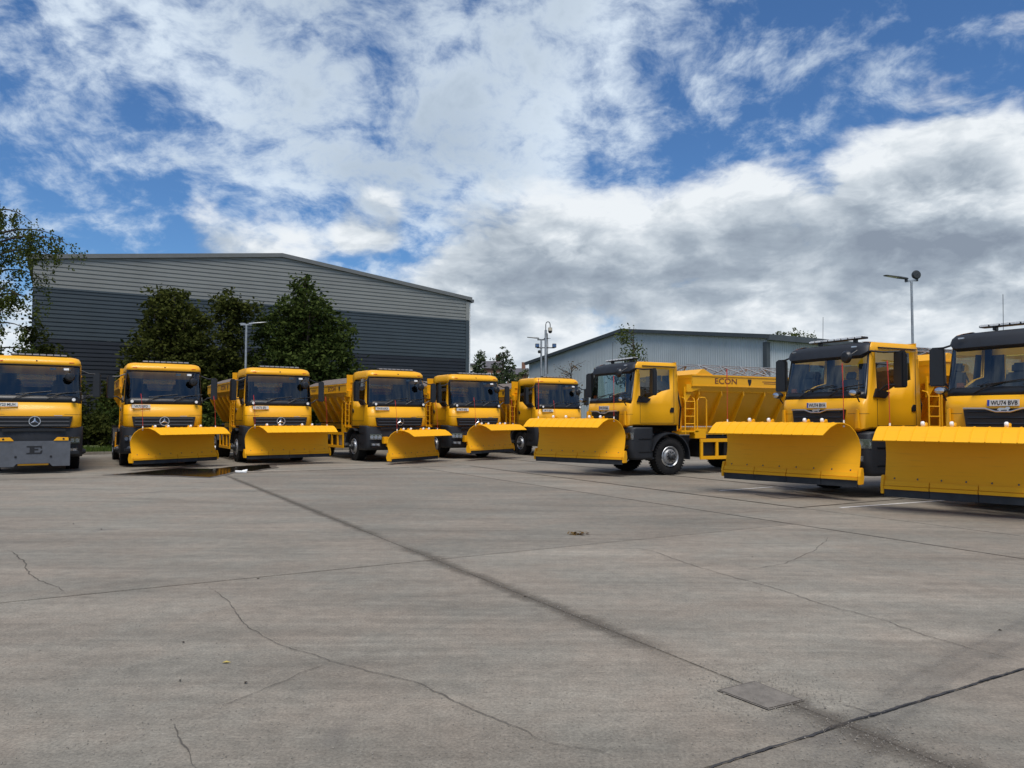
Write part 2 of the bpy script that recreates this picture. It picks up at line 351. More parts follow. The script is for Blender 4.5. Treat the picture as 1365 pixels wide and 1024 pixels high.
# ------------------------------------------------------------------ mesh helpers
COL = scene.collection
class MB:
    def __init__(s): s.v = []; s.f = []; s.m = []
    def add(s, vs, fs, mi=0):
        o = len(s.v); s.v += [tuple(v) for v in vs]; s.f += [tuple(i + o for i in f) for f in fs]; s.m += [mi] * len(fs); return s
    def box(s, c, d, rot=None, mi=0, taper=None):
        x, y, z = d[0] / 2, d[1] / 2, d[2] / 2
        vs = [Vector((sx * x, sy * y, sz * z)) for sz in (-1, 1) for sy in (-1, 1) for sx in (-1, 1)]
        if taper:
            for v in vs[4:]: v.x *= taper[0]; v.y *= taper[1]
        if rot: e = Euler(rot).to_matrix(); vs = [e @ v for v in vs]
        vs = [v + Vector(c) for v in vs]
        return s.add(vs, [(0, 2, 3, 1), (4, 5, 7, 6), (0, 1, 5, 4), (2, 6, 7, 3), (0, 4, 6, 2), (1, 3, 7, 5)], mi)
    def cyl(s, a, b, r0, r1=None, n=12, mi=0, caps=True):
        a, b = Vector(a), Vector(b); r1 = r0 if r1 is None else r1
        q = (b - a).to_track_quat('Z', 'Y')
        vs = []
        for p, r in ((a, r0), (b, r1)):
            vs += [p + q @ Vector((r * math.cos(2 * math.pi * i / n), r * math.sin(2 * math.pi * i / n), 0)) for i in range(n)]
        fs = [(i, (i + 1) % n, n + (i + 1) % n, n + i) for i in range(n)]
        if caps: fs += [tuple(range(n - 1, -1, -1)), tuple(range(n, 2 * n))]
        return s.add(vs, fs, mi)
    def tube(s, pts, r, n=8, mi=0, radii=None):
        pts = [Vector(p) for p in pts]; vs = []; up = Vector((.13, .21, .97))
        for k, p in enumerate(pts):
            d = (pts[min(k + 1, len(pts) - 1)] - pts[max(k - 1, 0)]).normalized()
            a = d.cross(up)
            if a.length < .05: a = d.cross(Vector((1, 0, 0)))
            a.normalize(); b_ = d.cross(a); rr = radii[k] if radii else r
            vs += [p + (a * math.cos(2 * math.pi * i / n) + b_ * math.sin(2 * math.pi * i / n)) * rr for i in range(n)]
        fs = []
        for k in range(len(pts) - 1):
            for i in range(n):
                fs.append((k * n + i, k * n + (i + 1) % n, (k + 1) * n + (i + 1) % n, (k + 1) * n + i))
        fs += [tuple(range(n)), tuple(range((len(pts) - 1) * n, len(pts) * n))]
        return s.add(vs, fs, mi)
    def lathe(s, prof, c, axis='X', n=32, mi=0):
        """prof: list of (axial, radius)"""
        vs = []
        for a, r in prof:
            for i in range(n):
                t_ = 2 * math.pi * i / n
                if axis == 'X': vs.append((c[0] + a, c[1] + r * math.cos(t_), c[2] + r * math.sin(t_)))
                elif axis == 'Y': vs.append((c[0] + r * math.cos(t_), c[1] + a, c[2] + r * math.sin(t_)))
                else: vs.append((c[0] + r * math.cos(t_), c[1] + r * math.sin(t_), c[2] + a))
        fs = [(k * n + i, k * n + (i + 1) % n, (k + 1) * n + (i + 1) % n, (k + 1) * n + i) for k in range(len(prof) - 1) for i in range(n)]
        return s.add(vs, fs, mi)
    def prism(s, poly, axis, a, b_, mi=0):
        """poly: 2D points in the plane normal to axis; X:(y,z) Y:(x,z) Z:(x,y)"""
        def P3(p, h): return {'X': (h, p[0], p[1]), 'Y': (p[0], h, p[1]), 'Z': (p[0], p[1], h)}[axis]
        n = len(poly); vs = [P3(p, a) for p in poly] + [P3(p, b_) for p in poly]
        fs = [(i, (i + 1) % n, n + (i + 1) % n, n + i) for i in range(n)] + [tuple(range(n - 1, -1, -1)), tuple(range(n, 2 * n))]
        return s.add(vs, fs, mi)
    def strip(s, A, B, mi=0):
        n = len(A); return s.add(list(A) + list(B), [(i, i + 1, n + i + 1, n + i) for i in range(n - 1)], mi)
    def mesh(s, name, mats, smooth=False, bevel=0.0, angle=35):
        me = bpy.data.meshes.new(name); me.from_pydata([tuple(v) for v in s.v], [], s.f)
        for m_ in mats: me.materials.append(MT[m_] if isinstance(m_, str) else m_)
        me.polygons.foreach_set('material_index', s.m)
        bm = bmesh.new(); bm.from_mesh(me)
        bmesh.ops.remove_doubles(bm, verts=bm.verts, dist=1e-5)
        bmesh.ops.recalc_face_normals(bm, faces=bm.faces)
        if bevel:
            es = [e for e in bm.edges if len(e.link_faces) == 2 and e.calc_face_angle(0) > R(25)]
            bmesh.ops.bevel(bm, geom=es, offset=bevel, segments=2, affect='EDGES', clamp_overlap=True)
        if smooth:
            for f in bm.faces: f.smooth = True
            for e in bm.edges:
                if len(e.link_faces) == 2 and e.calc_face_angle(0) > R(angle): e.smooth = False
        bm.to_mesh(me); bm.free(); me.update(); return me
    def build(s, name, mats, parent=None, smooth=False, bevel=0.0, angle=35):
        if isinstance(mats, str): mats = [mats]
        o = bpy.data.objects.new(name, s.mesh(name, mats, smooth, bevel, angle)); COL.objects.link(o)
        o.parent = parent; return o
def empty(name, loc=(0, 0, 0), rz=0, parent=None):
    o = bpy.data.objects.new(name, None); COL.objects.link(o); o.location = loc; o.rotation_euler = (0, 0, rz)
    o.empty_display_size = .3; o.parent = parent; return o
def tag(o, label=None, cat=None, group=None, kind=None):
    if label: o['label'] = label
    if cat: o['category'] = cat
    if group: o['group'] = group
    if kind: o['kind'] = kind
    return o
def text_part(name, body, size, mat, parent, loc, rot, sx=1.0, depth=.002, align='CENTER'):
    cu = bpy.data.curves.new('txt', 'FONT'); cu.body = body; cu.size = size; cu.align_x = align; cu.align_y = 'CENTER'
    cu.extrude = depth; cu.offset = size * .012; cu.resolution_u = 3
    o = bpy.data.objects.new('txt', cu); COL.objects.link(o)
    dg = bpy.context.evaluated_depsgraph_get()
    me = bpy.data.meshes.new_from_object(o.evaluated_get(dg)); bpy.data.objects.remove(o)
    me.materials.clear(); me.materials.append(MT[mat])
    ob = bpy.data.objects.new(name, me); COL.objects.link(ob)
    ob.parent = parent; ob.location = loc; ob.rotation_euler = rot; ob.scale = (sx, 1, 1); return ob
def copy_tree(o, parent=None):
    c = o.copy(); COL.objects.link(c); c.parent = parent
    for ch in list(o.children): copy_tree(ch, c)
    return c
# ------------------------------------------------------------------ ground and yard
C30, S30 = math.cos(R(30)), math.sin(R(30))
def pq(p, q, z=0.0): return Vector((p * C30 - q * S30, p * S30 + q * C30, z))
m, t, b = material('rough_grass_ground'); MT['grassground'] = m
_g = t.nodes.new('ShaderNodeNewGeometry'); _n = t.nodes.new('ShaderNodeTexNoise'); _n.inputs['Scale'].default_value = 1.6; _n.inputs['Detail'].default_value = 9
t.links.new(_g.outputs['Position'], _n.inputs['Vector']); _r = t.nodes.new('ShaderNodeValToRGB'); t.links.new(_n.outputs['Fac'], _r.inputs[0])
_r.color_ramp.elements[0].color = (.035, .050, .012, 1); _r.color_ramp.elements[0].position = .35
_r.color_ramp.elements[1].color = (.095, .115, .030, 1); _r.color_ramp.elements[1].position = .7
t.links.new(_r.outputs[0], b.inputs['Base Color']); b.inputs['Roughness'].default_value = .95
mb = MB(); mb.add([(-2500, -60, -.10), (2500, -60, -.10), (2500, 5000, -.10), (-2500, 5000, -.10)], [(0, 1, 2, 3)])
tag(mb.build('ground', 'grassground'), kind='structure')
mb = MB(); mb.add([pq(-47, -9, -.035), pq(22.2, -9, -.035), pq(22.2, 35.7, -.035), pq(-47, 35.7, -.035)], [(0, 1, 2, 3)])
yard = tag(mb.build('yard', 'joint'), kind='structure')
def slab(p0, p1, q0, q1, g=.0045):
    mb = MB(); c = pq((p0 + p1) / 2, (q0 + q1) / 2)
    a, b_ = (p1 - p0) / 2 - g, (q1 - q0) / 2 - g
    mb.box((0, 0, -.05), (2 * a, 2 * b_, .1))
    o = mb.build('concrete_slab', 'concrete', yard, bevel=.006)
    o.location = (c.x, c.y, random.uniform(-.002, .001)); o.rotation_euler = (0, 0, R(30))
for p0, p1, qs in ((-47, 3.5, (-9, 2.58, 7.77, 22.4, 35.6)), (3.5, 9.42, (-9, 2.58, 7.77, 22.4, 35.6)), (9.42, 11.24, (-9, 2.58, 9.15, 22.4, 35.6)),
                   (11.24, 14.4, (-9, 2.58, 9.15, 22.4, 35.6)), (14.4, 22.1, (-9, 2.58, 9.15, 22.4, 35.6))):
    for i in range(len(qs) - 1): slab(p0, p1, qs[i], qs[i + 1])
# kerbs along the grass
for a, b_ in ((pq(-47, 35.75), pq(22.2, 35.75)), (pq(22.3, -9), pq(22.3, 35.7))):
    d = b_ - a; n = int(d.length / .915); ang = math.atan2(d.y, d.x)
    for i in range(n):
        c = a + d * ((i + .5) / n)
        if c.y < 10 or abs(c.x / c.y) > .8: continue
        if i % 1 == 0:
            if 'kerb_mesh' not in globals():
                mb = MB(); mb.box((0, 0, 0), (d.length / n - .008, .13, .22)); kerb_mesh = mb.mesh('kerb_stone', ['concrete'], bevel=.012)
            o = bpy.data.objects.new('kerb_stone', kerb_mesh); COL.objects.link(o); o.parent = yard; o.location = (c.x, c.y, 0); o.rotation_euler = (0, 0, ang)

def ribbon(name, pts, w, mat, z, parent, jit=.3, wob=0.0, step=.05):
    """flat irregular strip along world points; 'fade' is 1 on its middle line and 0 on its edges"""
    P_ = []
    for a, b_ in zip(pts[:-1], pts[1:]):
        n = max(1, int((b_ - a).length / step))
        P_ += [a.lerp(b_, i / n) for i in range(n)]
    P_.append(pts[-1]); A, B, C_ = [], [], []
    sd_ = random.random() * 50; k = 0
    for i, p in enumerate(P_):
        d = (P_[min(i + 1, len(P_) - 1)] - P_[max(i - 1, 0)]); d.z = 0; d.normalize(); nn = Vector((-d.y, d.x, 0))
        if i: k += (p - P_[i - 1]).length
        off = wob * mnoise.noise(Vector((k * 1.7, sd_, 0))) + wob * .5 * mnoise.noise(Vector((k * 7, sd_, 3))) + wob * .3 * mnoise.noise(Vector((k * 23, sd_, 6)))
        ww = w * max(.15, 1 + jit * mnoise.noise(Vector((k * 5, sd_, 9))) + jit * .7 * mnoise.noise(Vector((k * 17, sd_, 5))))
        ww2 = w * max(.15, 1 + jit * mnoise.noise(Vector((k * 5, sd_, 19))) + jit * .7 * mnoise.noise(Vector((k * 17, sd_, 15))))
        c = p + nn * off
        A.append((c.x + nn.x * ww / 2, c.y + nn.y * ww / 2, z)); C_.append((c.x, c.y, z)); B.append((c.x - nn.x * ww2 / 2, c.y - nn.y * ww2 / 2, z))
    n = len(A); me = bpy.data.meshes.new(name)
    me.from_pydata(A + C_ + B, [], [(i, i + 1, n + i + 1, n + i) for i in range(n - 1)] + [(n + i, n + i + 1, 2 * n + i + 1, 2 * n + i) for i in range(n - 1)])
    at_ = me.attributes.new('fade', 'FLOAT', 'POINT')
    for i in range(n): at_.data[n + i].value = min(1.0, 6.0 * min(i, n - 1 - i) / n + .15)
    me.materials.append(MT[mat]); o = bpy.data.objects.new(name, me); COL.objects.link(o); o.parent = parent; return o
def px_line(*p): return [at(*q) for q in p]
# cracks read off the slabs
for pts, w in ((px_line((8, 733), (30, 748), (38, 763), (62, 780), (90, 792)), .014), (px_line((272, 778), (300, 800), (318, 822), (330, 838), (352, 850), (395, 868), (440, 882), (500, 896), (560, 912), (610, 938), (648, 955), (690, 970), (735, 990), (800, 1000), (860, 1026)), .009),
               (px_line((440, 884), (400, 898), (360, 916), (310, 936), (280, 950)), .007), (px_line((232, 962), (238, 982), (252, 1002), (262, 1026)), .007),
               (px_line((822, 726), (868, 735), (900, 746), (935, 758), (1000, 776), (1060, 793), (1120, 812), (1180, 828), (1240, 848), (1300, 866), (1365, 884), (1400, 893)), .012),
               (px_line((985, 762), (1045, 752), (1085, 735), (1105, 715)), .010), (px_line((1120, 940), (1145, 947), (1165, 955)), .010), (px_line((965, 684), (1020, 690), (1060, 688)), .012),
               (px_line((310, 655), (345, 655)), .03)):
    ribbon('crack', pts, w * 1.5, 'crackfilm', .0045, yard, .7, w * 3.2, .03)
# tar filled joint, rusty bay joints
ribbon('joint_sealant', [pq(2.2, 2.57), pq(3.0, 2.58), pq(4.1, 2.585), pq(5.6, 2.58), pq(9.3, 2.58)], .015, 'tar', .0050, yard, 1.5, .020, .015)
ribbon('joint_sealant', [pq(-12, 7.77), pq(9.4, 7.77)], .010, 'crackfilm', .0050, yard, .6, .006, .05)
ribbon('joint_sealant', [pq(11.24, 9.2), pq(11.24, 22.2)], .045, 'rust', .0045, yard, .4, .008, .1)
ribbon('joint_sealant', [pq(11.2, 9.15), pq(14.4, 9.15)], .050, 'rust', .0045, yard, .4, .008, .1)
ribbon('joint_sealant', [pq(14.4, 7.5), pq(14.4, 30)], .060, 'rust', .0045, yard, .4, .010, .1)
ribbon('joint_sealant', [pq(9.42, 2.6), pq(9.42, 22.3)], .020, 'joint', .0045, yard, .5, .008, .1)
ribbon('joint_sealant', [pq(-20, 22.35), pq(3.4, 22.4), pq(11, 22.4)], .05, 'rust', .0045, yard, .8, .03, .1)
# crumbled joint running across the yard with loose grit
ribbon('crumbled_joint', [pq(3.5, 21.9), pq(3.5, 14), pq(3.5, 9)], .24, 'crumblefilm', .0050, yard, .45, .05, .06)
ribbon('crumbled_joint', [pq(3.52, 9), pq(3.5, 6.0), pq(3.48, 3.75)], .30, 'crumblefilm', .0052, yard, .5, .045, .025)
ribbon('crumbled_joint', [pq(3.47, 3.1), pq(3.5, 2.3), pq(3.52, 1.0)], .34, 'crumblefilm', .0056, yard, .6, .07, .025)
grit = MB()
for i in range(1900):
    q = random.choice((random.uniform(3.1, 9.5), random.uniform(1.0, 3.6), random.uniform(2.0, 3.3)))
    sp = .09 if q > 3.6 else .22
    p = 3.5 + random.gauss(0, sp); c = pq(p, q); s_ = random.uniform(.0018, .006) * (1.4 if random.random() < .1 else 1)
    grit.add([(c.x - s_, c.y, .004), (c.x + s_ * .8, c.y - s_, .004), (c.x + s_ * .5, c.y + s_, .004), (c.x, c.y, .004 + s_ * 1.3)], [(0, 1, 3), (1, 2, 3), (2, 0, 3)])
tag(grit.build('loose_grit', 'gravel'), 'scattered loose concrete grit along the crumbled joint in the yard', 'grit', kind='stuff')
grit = MB()
for i in range(1800):
    c = at(random.uniform(0, 1365), 690 + 330 * random.random() ** .7); s_ = random.uniform(.002, .006)
    grit.add([(c.x - s_, c.y, .001), (c.x + s_ * .8, c.y - s_, .001), (c.x + s_ * .5, c.y + s_, .001), (c.x, c.y, .001 + s_)], [(0, 1, 3), (1, 2, 3), (2, 0, 3)])
tag(grit.build('loose_grit', 'gravel'), 'fine loose grit strewn over the open concrete yard', 'grit', kind='stuff')
# painted bay lines
for a, b_, w in (((1120, 677.2), (1290, 665.2), .085), ((960, 654.5), (1030, 649.5), .08), ((1086, 645.5), (1130, 642.6), .08)):
    A, B = at(*a), at(*b_); ribbon('bay_line', [A, B], w, 'paintline', .0040 + .002, yard, .12, .004, .06)
# tyre marks with soft, broken edges
for o_, w in ((-.09, .09), (.0, .42), (.09, .09)):
    pts = px_line((1420, 810), (1330, 858), (1240, 905), (1180, 950), (1120, 1010), (1090, 1060)); pts = [p + Vector((o_ * .8, -o_ * .6, 0)) for p in pts]
    ribbon('tyre_mark', pts, w, 'tyrefilm', .0035, yard, .2, .01, .05)
MT['dampground'] = simple('damp_concrete', (.085, .075, .062), .6, var=.4, vscale=4)
# puddle in the dip in front of the row
pud = [(0, 150), (130, 140), (400, 112), (600, 116), (740, 101), (860, 96), (950, 90), (960, 110), (850, 128), (760, 126), (700, 143), (640, 156), (590, 166), (400, 158), (200, 153)]
pp = [at(150 + x / 4.55, 600 + y / 4.55) for x, y in pud]; dense = []
for a, b_ in zip(pp, pp[1:] + pp[:1]):
    n = max(2, int((b_ - a).length / .12))
    for i in range(n):
        c = a.lerp(b_, i / n); dense.append((c.x + .05 * mnoise.noise(c * 2.3), c.y + .09 * mnoise.noise(c * 2.3 + Vector((7, 3, 0))), .0105))
mb = MB(); mb.add(dense, [tuple(range(len(dense)))])
tag(mb.build('puddle', 'water'), kind='structure')
big = []; cen = sum((Vector(d) for d in dense), Vector()) / len(dense)
for d in dense:
    v = Vector(d) - cen; w_ = cen + v * 1.06 + v.normalized() * (.12 + .12 * mnoise.noise(Vector(d) * 1.7)); big.append((w_.x, w_.y, .0075))
mb = MB(); mb.add(big, [tuple(range(len(big)))]); mb.build('puddle_rim', 'dampground', yard)
# iron covers
def cover(corners, name, label, ribs):
    c = sum(corners, Vector()) / 4; root = empty(name, (c.x, c.y, 0))
    q = [v - c for v in corners]
    mb = MB(); n = 4
    for i in range(4):
        a, b_ = q[i], q[(i + 1) % 4]; ai, bi = a * .95, b_ * .95
        mb.add([(a.x, a.y, .004), (b_.x, b_.y, .004), (bi.x, bi.y, .004), (ai.x, ai.y, .004), (a.x, a.y, .0055), (b_.x, b_.y, .0055), (bi.x, bi.y, .0055), (ai.x, ai.y, .0055)], [(4, 5, 6, 7), (0, 1, 5, 4), (2, 3, 7, 6)])
    mb.build('frame', 'cast', root)
    mb = MB(); mb.add([(v.x * .952, v.y * .952, .0062) for v in q], [(0, 1, 2, 3)]); mb.build('gap', 'crack', root)
    mb = MB(); w_ = [v * .915 for v in q]
    mb.add([(v.x, v.y, .004) for v in w_] + [(v.x, v.y, .0075) for v in w_], [(4, 5, 6, 7), (0, 1, 5, 4), (1, 2, 6, 5), (2, 3, 7, 6), (3, 0, 4, 7)]); pl_ = mb.build('plate', 'cast', root)
    for k in range(ribs):
        u = (k + .5) / ribs; a = w_[0].lerp(w_[1], u); b_ = w_[3].lerp(w_[2], u); a2 = a.lerp(b_, .1); b2 = a.lerp(b_, .9)
        d = (w_[1] - w_[0]).normalized() * .008
        mb = MB(); mb.add([(a2.x - d.x, a2.y - d.y, .009), (a2.x + d.x, a2.y + d.y, .009), (b2.x + d.x, b2.y + d.y, .009), (b2.x - d.x, b2.y - d.y, .009)], [(0, 1, 2, 3)]); mb.build('tread_bar', 'crack', pl_)
    return tag(root, label, 'drain cover')
cover([at(955, 921), at(1005.5, 908.6), at(1073, 935), at(1024.5, 947.4)], 'drain_cover', 'rectangular iron drain cover set in the crumbled joint', 0)
cover([at(1006, 659.5), at(1042, 657), at(1081, 662), at(1040, 665)], 'drain_cover', 'dark iron drain grating on the bay in front of the WU74 BVA truck', 7)

MT['trim_verge'] = simple('verge_grey', (.13, .135, .13), .5, var=.15)
# ------------------------------------------------------------------ warehouses
def gable_shed(name, label, corner, ang, W, depth, eave, ridge, cat='warehouse'):
    root = empty(name, (corner[0], corner[1], 0), ang); tag(root, label, cat); return root
wl = gable_shed('warehouse', 'large slate grey warehouse with a silver gable band behind the trees', (-27.1, 42.1), R(30.9), 0, 0, 0, 0)
Wl, EV, RG, DL = 27.6, 10.45, 12.15, 60
def gx(z):
    if z <= EV: return 0, Wl
    k = (z - EV) / (RG - EV); return Wl / 2 * k, Wl - Wl / 2 * k
bands = [('wall_lower', 'clad_low', 0, 6.0), ('wall_middle', 'clad_mid', 6.0, 8.88), ('wall_upper', 'clad_top', 8.88, 12.15)]
for nm, mat, z0, z1 in bands:
    mb = MB(); z = z0; pitch = .24 if nm != 'wall_upper' else .2516
    while z < z1 - .02:
        za, zb, zc = z, min(z + pitch * .80, z1), min(z + pitch, z1)
        prev = None
        for (zz, yy) in ((za, .0), (za + .010, -.050), (zb - .010, -.050), (zb, .0), (zc, .0)):
            zz = min(zz, z1 - .001); l_, r_ = gx(zz); cur = [(l_, yy, zz), (r_, yy, zz)]
            if prev: mb.strip(prev, cur)
            prev = cur
        z += pitch
    mb.build(nm, mat, wl)
mb = MB(); mb.add([(0, 0.02, 0), (0, DL, 0), (0, DL, EV), (0, .02, EV), (Wl, .02, 0), (Wl, DL, 0), (Wl, DL, EV), (Wl, .02, EV)], [(0, 1, 2, 3), (4, 5, 6, 7)]); mb.add([(0, DL, 0), (Wl, DL, 0), (Wl, DL, EV), (Wl / 2, DL, RG), (0, DL, EV)], [(0, 1, 2, 3, 4)]); mb.build('side_wall', 'clad_mid', wl)
for nm, a, b_ in (('roof', (-.35, EV - .02), (Wl / 2, RG)), ('roof', (Wl + .35, EV - .02), (Wl / 2, RG))):
    mb = MB(); mb.add([(a[0], -.15, a[1] + .06), (b_[0], -.15, b_[1] + .06), (b_[0], DL + .2, b_[1] + .06), (a[0], DL + .2, a[1] + .06), (a[0], -.15, a[1] + .20), (b_[0], -.15, b_[1] + .20), (b_[0], DL + .2, b_[1] + .20), (a[0], DL + .2, a[1] + .20)], [(0, 3, 2, 1), (4, 5, 6, 7), (0, 1, 5, 4), (0, 4, 7, 3), (2, 3, 7, 6)]); mb.build(nm, 'roofsheet', wl)
    mb = MB(); mb.add([(a[0], -.19, a[1] - .02), (b_[0], -.19, b_[1] - .02), (b_[0], -.19, b_[1] + .235), (a[0], -.19, a[1] + .235), (a[0], -.06, a[1] - .02), (b_[0], -.06, b_[1] - .02), (b_[0], -.06, b_[1] + .235), (a[0], -.06, a[1] + .235)], [(0, 1, 2, 3), (4, 7, 6, 5), (0, 4, 5, 1), (2, 6, 7, 3), (0, 3, 7, 4)]); mb.build('verge_trim', 'trim_verge', wl)
mb = MB(); mb.box((Wl + .02, -.03, 4.45), (.28, .12, 8.9)); mb.build('corner_trim', 'clad_mid', wl)
mb = MB(); mb.box((Wl + .02, -.03, 9.62), (.28, .12, 1.40)); mb.build('corner_trim', 'clad_top', wl)
mb = MB(); mb.cyl((Wl + .28, .10, .2), (Wl + .28, .10, EV - .15), .075, n=8); mb.build('downpipe', 'white', wl)
mb = MB(); mb.box((Wl + .45, DL / 2, EV - .02), (.30, DL, .22)); mb.build('gutter', 'darksteel', wl)
mb = MB(); mb.box((Wl / 2, -.06, 8.88), (Wl - .3, .05, .10)); mb.build('band_flashing', 'clad_mid', wl)

wr_ = gable_shed('warehouse', 'pale blue-grey ribbed metal shed behind the plough trucks', (15.3, 45.0), R(30.9), 0, 0, 0, 0)
# local x along the long side, local y along the gable end
EV2, RG2, GW, SL = 6.5, 8.2, 26.8, 70
def ribs(nm, fx, n, ztop, mat, axis):
    mb = MB(); prof = []
    pitch = .20
    for i in range(n):
        s0 = i * pitch
        for ds, dep in ((0, 0), (.02, -.035), (.09, -.035), (.11, 0)): prof.append((s0 + ds, dep))
    prof.append((n * pitch, 0))
    for (s0, d0), (s1, d1) in zip(prof[:-1], prof[1:]):
        if axis == 'x': q = [(s0, d0, 0), (s1, d1, 0), (s1, d1, ztop(s1)), (s0, d0, ztop(s0))]
        else: q = [(d0, s0, 0), (d1, s1, 0), (d1, s1, ztop(s1)), (d0, s0, ztop(s0))]
        mb.add(q, [(0, 1, 2, 3)])
    return mb.build(nm, mat, wr_)
gz = lambda s: EV2 + (RG2 - EV2) * (1 - abs(s - GW / 2) / (GW / 2)) if 0 <= s <= GW else EV2
ribs('side_wall', 0, int(SL / .2), lambda s: EV2, 'clad_pale', 'x')
ribs('gable_wall', 0, int(GW / .2), lambda s: gz(min(s, GW)), 'clad_pale', 'y')
mb = MB(); mb.add([(SL, .01, 0), (SL, GW, 0), (SL, GW, EV2), (SL, GW / 2, RG2), (SL, .01, EV2)], [(0, 1, 2, 3, 4)]); mb.add([(0, GW, 0), (SL, GW, 0), (SL, GW, EV2), (0, GW, EV2)], [(0, 1, 2, 3)]); mb.build('far_wall', 'clad_pale', wr_)
for a, b_ in (((-.3, EV2), (GW / 2, RG2)), ((GW + .3, EV2), (GW / 2, RG2))):
    mb = MB(); x0, x1 = -.25, SL + .3
    mb.add([(x0, a[0], a[1]), (x0, b_[0], b_[1]), (x1, b_[0], b_[1]), (x1, a[0], a[1]), (x0, a[0], a[1] + .12), (x0, b_[0], b_[1] + .12), (x1, b_[0], b_[1] + .12), (x1, a[0], a[1] + .12)], [(0, 1, 2, 3), (4, 7, 6, 5), (0, 4, 5, 1), (3, 2, 6, 7), (0, 3, 7, 4)]); mb.build('roof', 'roofsheet', wr_)
    mb = MB(); mb.add([(-.30, a[0], a[1] - .10), (-.30, b_[0], b_[1] - .10), (-.30, b_[0], b_[1] + .15), (-.30, a[0], a[1] + .15), (-.08, a[0], a[1] - .10), (-.08, b_[0], b_[1] - .10), (-.08, b_[0], b_[1] + .15), (-.08, a[0], a[1] + .15)], [(0, 1, 2, 3), (4, 7, 6, 5), (0, 4, 5, 1), (2, 6, 7, 3), (0, 3, 7, 4)]); mb.build('verge_trim', 'trim_grey', wr_)
mb = MB(); mb.box((SL / 2, -.33, EV2 - .03), (SL + .5, .22, .34)); mb.build('fascia', 'trim_grey', wr_)
mb = MB(); mb.box((-.03, -.03, EV2 / 2 - .15), (.30, .30, EV2 - .3)); mb.build('corner_trim', 'trim_grey', wr_)

# ------------------------------------------------------------------ far houses
def house(name, label, px0, px1, py, Y, depth, wall, nwin, floors, roof_h):
    a, b_ = atY(px0, py, Y), atY(px1, py, Y); w = b_.x - a.x; h = a.z
    root = tag(empty(name, ((a.x + b_.x) / 2, Y, 0)), label, 'house', 'houses beyond the yard')
    mb = MB(); mb.box((0, depth / 2, h / 2), (w, depth, h)); wa = mb.build('wall', wall, root)
    mb = MB()
    if roof_h: mb.prism([(-.3, h), (depth + .3, h), (depth / 2, h + roof_h)], 'X', -w / 2 - .2, w / 2 + .2)
    else: mb.box((0, depth / 2, h + .15), (w + .3, depth + .3, .3))
    rf = mb.build('roof', 'slate', root)
    if roof_h: mb = MB(); mb.box((w * .3, depth / 2, h + roof_h + .3), (.7, .7, 1.6)); mb.build('chimney', 'brick', rf)
    for f in range(floors):
        for i in range(nwin):
            x = -w / 2 + w * (i + .5) / nwin; z = h - 1.5 - f * 2.8
            mb = MB(); mb.box((x, -.02, z), (1.3, .08, 1.4)); wn = mb.build('window', 'white', root)
            mb = MB(); mb.box((x, -.065, z), (1.1, .02, 1.2)); mb.build('pane', 'windowdark', wn)
house('house', 'cream rendered house beside the corner of the slate grey warehouse', 617, 634, 487, 120, 9, 'render', 1, 2, 0)
house('house', 'brick house glimpsed between the two poplars', 643, 668, 491, 128, 9, 'brick', 2, 2, 1.6)
house('house', 'low brick house behind the bushes next to the taller poplar', 676, 704, 499, 135, 9, 'brick', 2, 2, 1.4)

